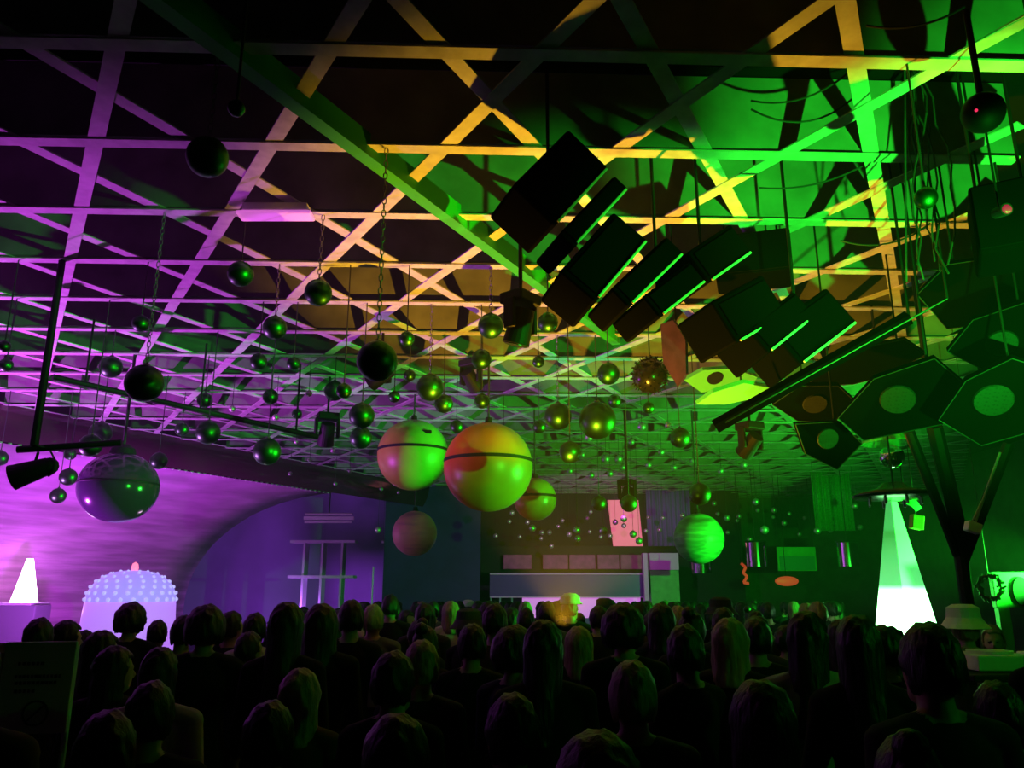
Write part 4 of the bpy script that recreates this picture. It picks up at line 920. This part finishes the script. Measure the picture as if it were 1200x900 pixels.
for k in ('short', 'round', 'bob', 'long', 'bun'):
    for cn, m in (('black', HAIRB), ('light', HAIRD)):
        me = hair_mesh(k); me.materials.append(m); HAIRS[(k, cn)] = me
HATS = {}
for k in ('bucket', 'peaked'):
    for cn, m in (('white', CAPW), ('black', CAPB)):
        me = cap_mesh(k); me.materials.append(m); HATS[(k, cn)] = me

SHIRTS = {'black': (0.012, 0.012, 0.014, 1), 'charcoal': (0.04, 0.04, 0.045, 1), 'grey': (0.16, 0.16, 0.16, 1), 'pale': (0.55, 0.55, 0.52, 1), 'navy': (0.02, 0.025, 0.06, 1), 'brown': (0.08, 0.05, 0.03, 1)}
HAIRTXT = {'short': 'short', 'round': 'full round', 'bob': 'bobbed', 'long': 'long', 'bun': 'tied up'}
PLACED = []
POSETXT = ['looking ahead', 'head turned right', 'head turned left', 'hand to chest', 'hand raised', 'face in profile']
def person(x, y, height, body, rz, hair, hcol, shirt, hat=None, label=None, where=None):
    sc = height / 1.72
    txt = label; grp = None
    if txt is None:
        head = f'{HAIRTXT[hair]} {hcol} hair' if hat is None else f'{hat[1]} {"bucket hat" if hat[0] == "bucket" else "peaked cap"}'
        txt = f'person {where}, {head}, {shirt} top, {POSETXT[body]}'; grp = f'{head}, {shirt} tops, {POSETXT[body]}, {where}'
    t = thing('person', txt, 'person', (x, y, 0), rz, grp); t.scale = (sc, sc, sc)
    b = link('body', BODIES[body], None, t); b.color = SHIRTS[shirt]
    h = link('hair', HAIRS[(hair, hcol)], None, t); h.rotation_euler = (0, 0, TURN[body])
    if hat: k = link('hat', HATS[hat], None, t); k.rotation_euler = (0, 0, TURN[body]); k.scale = (1.12, 1.10, 1.0); k.location = (0, 0, 0.035)
    PLACED.append((x, y)); return t
def crowd_zone(px):
    if px < 330: return 'before the acorn lamp'
    if px < 570: return 'before the navy wall'
    if px < 800: return 'before the bar'
    return 'near the green pyramid lamp'
def seat_of(px, top, w):
    """ground spot and height of a standing person whose head shows w pixels wide with its crown at (px, top)"""
    z = 0.185 * FPX / w; p = at(px, top, z)
    h = min(1.84, max(1.50, p.z)); 
    return p.x, p.y, h
NAMED = [  # px, crown y, head width, body, facing, hair, colour, shirt, hat, label
    (155, 709, 27, 0, 0.0, 'round', 'black', 'black', None, 'person with full round hair and bare neck silhouetted against the acorn lamp'),
    (48, 725, 34, 0, 0.2, 'short', 'black', 'black', None, 'person right behind the notice board, dark short hair against the vault'),
    (80, 728, 31, 3, -0.3, 'bob', 'black', 'black', None, 'person with bobbed dark hair between the notice board and acorn lamp'),
    (186, 727, 25, 0, 0.1, 'short', 'black', 'black', None, 'person with short hair in front of the side of the acorn lamp'),
    (216, 722, 30, 2, 0.0, 'short', 'black', 'charcoal', None, None), (243, 713, 35, 0, 0.1, 'round', 'black', 'black', None, None),
    (272, 717, 27, 1, 0.1, 'short', 'black', 'black', None, None), (300, 719, 28, 0, 0, 'short', 'black', 'pale', None, 'person with short black hair and pale collar before the arch'),
    (338, 707, 40, 3, 0, 'long', 'black', 'black', None, None), (377, 709, 36, 0, 0, 'bob', 'black', 'black', None, None), (412, 704, 30, 2, 0, 'short', 'black', 'black', None, None),
    (438, 709, 26, 0, 0, 'short', 'light', 'grey', None, 'person with short light hair and grey top below the slim stand'),
    (458, 697, 20, 0, 0, 'short', 'black', 'black', None, 'tall dark haired person below the tan planet'),
    (668, 700, 19, 1, 0, 'short', 'black', 'black', ('peaked', 'white'), 'person in a white peaked cap in front of the lit bar back'),
    (885, 725, 36, 0, -0.2, 'short', 'black', 'black', None, None), (945, 718, 46, 1, -0.2, 'long', 'black', 'pale', None, 'person with long black hair and pale top near the pyramid lamp'),
    (1003, 722, 52, 3, -0.1, 'long', 'black', 'black', None, 'person with long black hair standing before the pyramid lamp foot'),
    (1085, 732, 68, 0, 0.1, 'short', 'black', 'charcoal', None, 'person whose round dark head covers the foot of the pyramid lamp'),
    (1128, 716, 30, 5, 0.4, 'short', 'light', 'grey', ('bucket', 'white'), 'person in a white bucket hat lit bright green beside the pyramid lamp'),
    (1162, 733, 28, 0, 2.6, 'short', 'light', 'pale', None, 'person facing the crowd behind the booth table, lit bright green'),
    (740, 776, 62, 0, 0.0, 'short', 'light', 'charcoal', None, 'person with short light hair, dim in the near middle of the crowd'),
    (352, 802, 50, 3, 0.1, 'bob', 'light', 'brown', None, 'person with light bobbed hair deep in the dark crowd'),
    (600, 815, 72, 2, 0.0, 'short', 'black', 'black', None, None), (465, 840, 80, 0, 0.0, 'bob', 'black', 'navy', None, None), (890, 800, 74, 0, 0.0, 'bob', 'black', 'black', None, None),
    (180, 800, 62, 0, 0.1, 'short', 'black', 'black', None, None), (1060, 865, 92, 3, 0, 'bun', 'black', 'black', None, None), (128, 835, 80, 2, 0, 'short', 'black', 'black', None, None), (1165, 800, 60, 0, 0.1, 'short', 'black', 'black', None, None),
    (315, 862, 70, 0, 0, 'short', 'black', 'black', None, None), (700, 870, 92, 0, 0, 'round', 'black', 'black', None, None)]
for px, top, w, body, rz, hair, hcol, shirt, hat, lab in NAMED:
    x, y, h = seat_of(px, top, w); person(x, y, h, body, rz, hair, hcol, shirt, hat, lab, crowd_zone(px))
rnd = random.Random(23); tries = 0; KEEP = [(*at(262, 745, 11.2).xy, 0.7)] + [(p_.x, p_.y, 1.0) for p_ in (Vector((at(1063, 742, 9.3))), )] + [(0.4, 6.6, 0.75)]
while len(PLACED) < 190 and tries < 9000:
    tries += 1
    y = rnd.uniform(2.4, 15.5); x = rnd.uniform(-0.66, 0.66) * y
    if any((x - a) ** 2 + (y - b) ** 2 < 0.54 ** 2 for a, b in PLACED): continue
    if any((x - a) ** 2 + (y - b) ** 2 < r * r for a, b, r in KEEP): continue
    if x < -0.42 * y and y > 9.5: continue                     # the acorn lamp and its plinth stand clear
    if x > 2.3 and 4.0 < y < 8.4: continue                     # the booth and the rig's stand
    if x > 0.40 * y and y > 8: continue
    px = 600 + x / (y * CP + 0.0) * FPX
    h = min(1.80, max(1.52, rnd.gauss(1.66, 0.065)))
    # heads stay below the line of the tallest heads in the photograph
    lim = 703 if px > 420 else (712 if px > 330 else 735)
    while h > 1.50 and 688 + (CZ - h) / y * FPX * 0.97 < lim: h -= 0.02
    if 688 + (CZ - h) / y * FPX * 0.97 < lim - 3: continue
    if y < 5.5 and any(abs(px - q[0]) < 30 and q[2] < 0.2 * FPX / y and (688 + (CZ - h) / y * FPX) < q[1] + 25 for q in NAMED): continue
    hair = rnd.choices(['short', 'round', 'bob', 'long', 'bun'], [8, 1, 3, 3, 1])[0]; hcol = 'light' if rnd.random() < 0.12 else 'black'
    shirt = rnd.choices(list(SHIRTS), [9, 4, 1.2, 0.7, 3, 1])[0]; hat = None
    if rnd.random() < 0.07 and hair == 'short': hat = rnd.choice([('bucket', 'black'), ('peaked', 'black'), ('peaked', 'white')])
    person(x, y, h, rnd.choices(range(6), [6, 3, 3, 3, 0.7, 2])[0], rnd.gauss(-0.15, 0.35), hair, hcol, shirt, hat, None, crowd_zone(px))
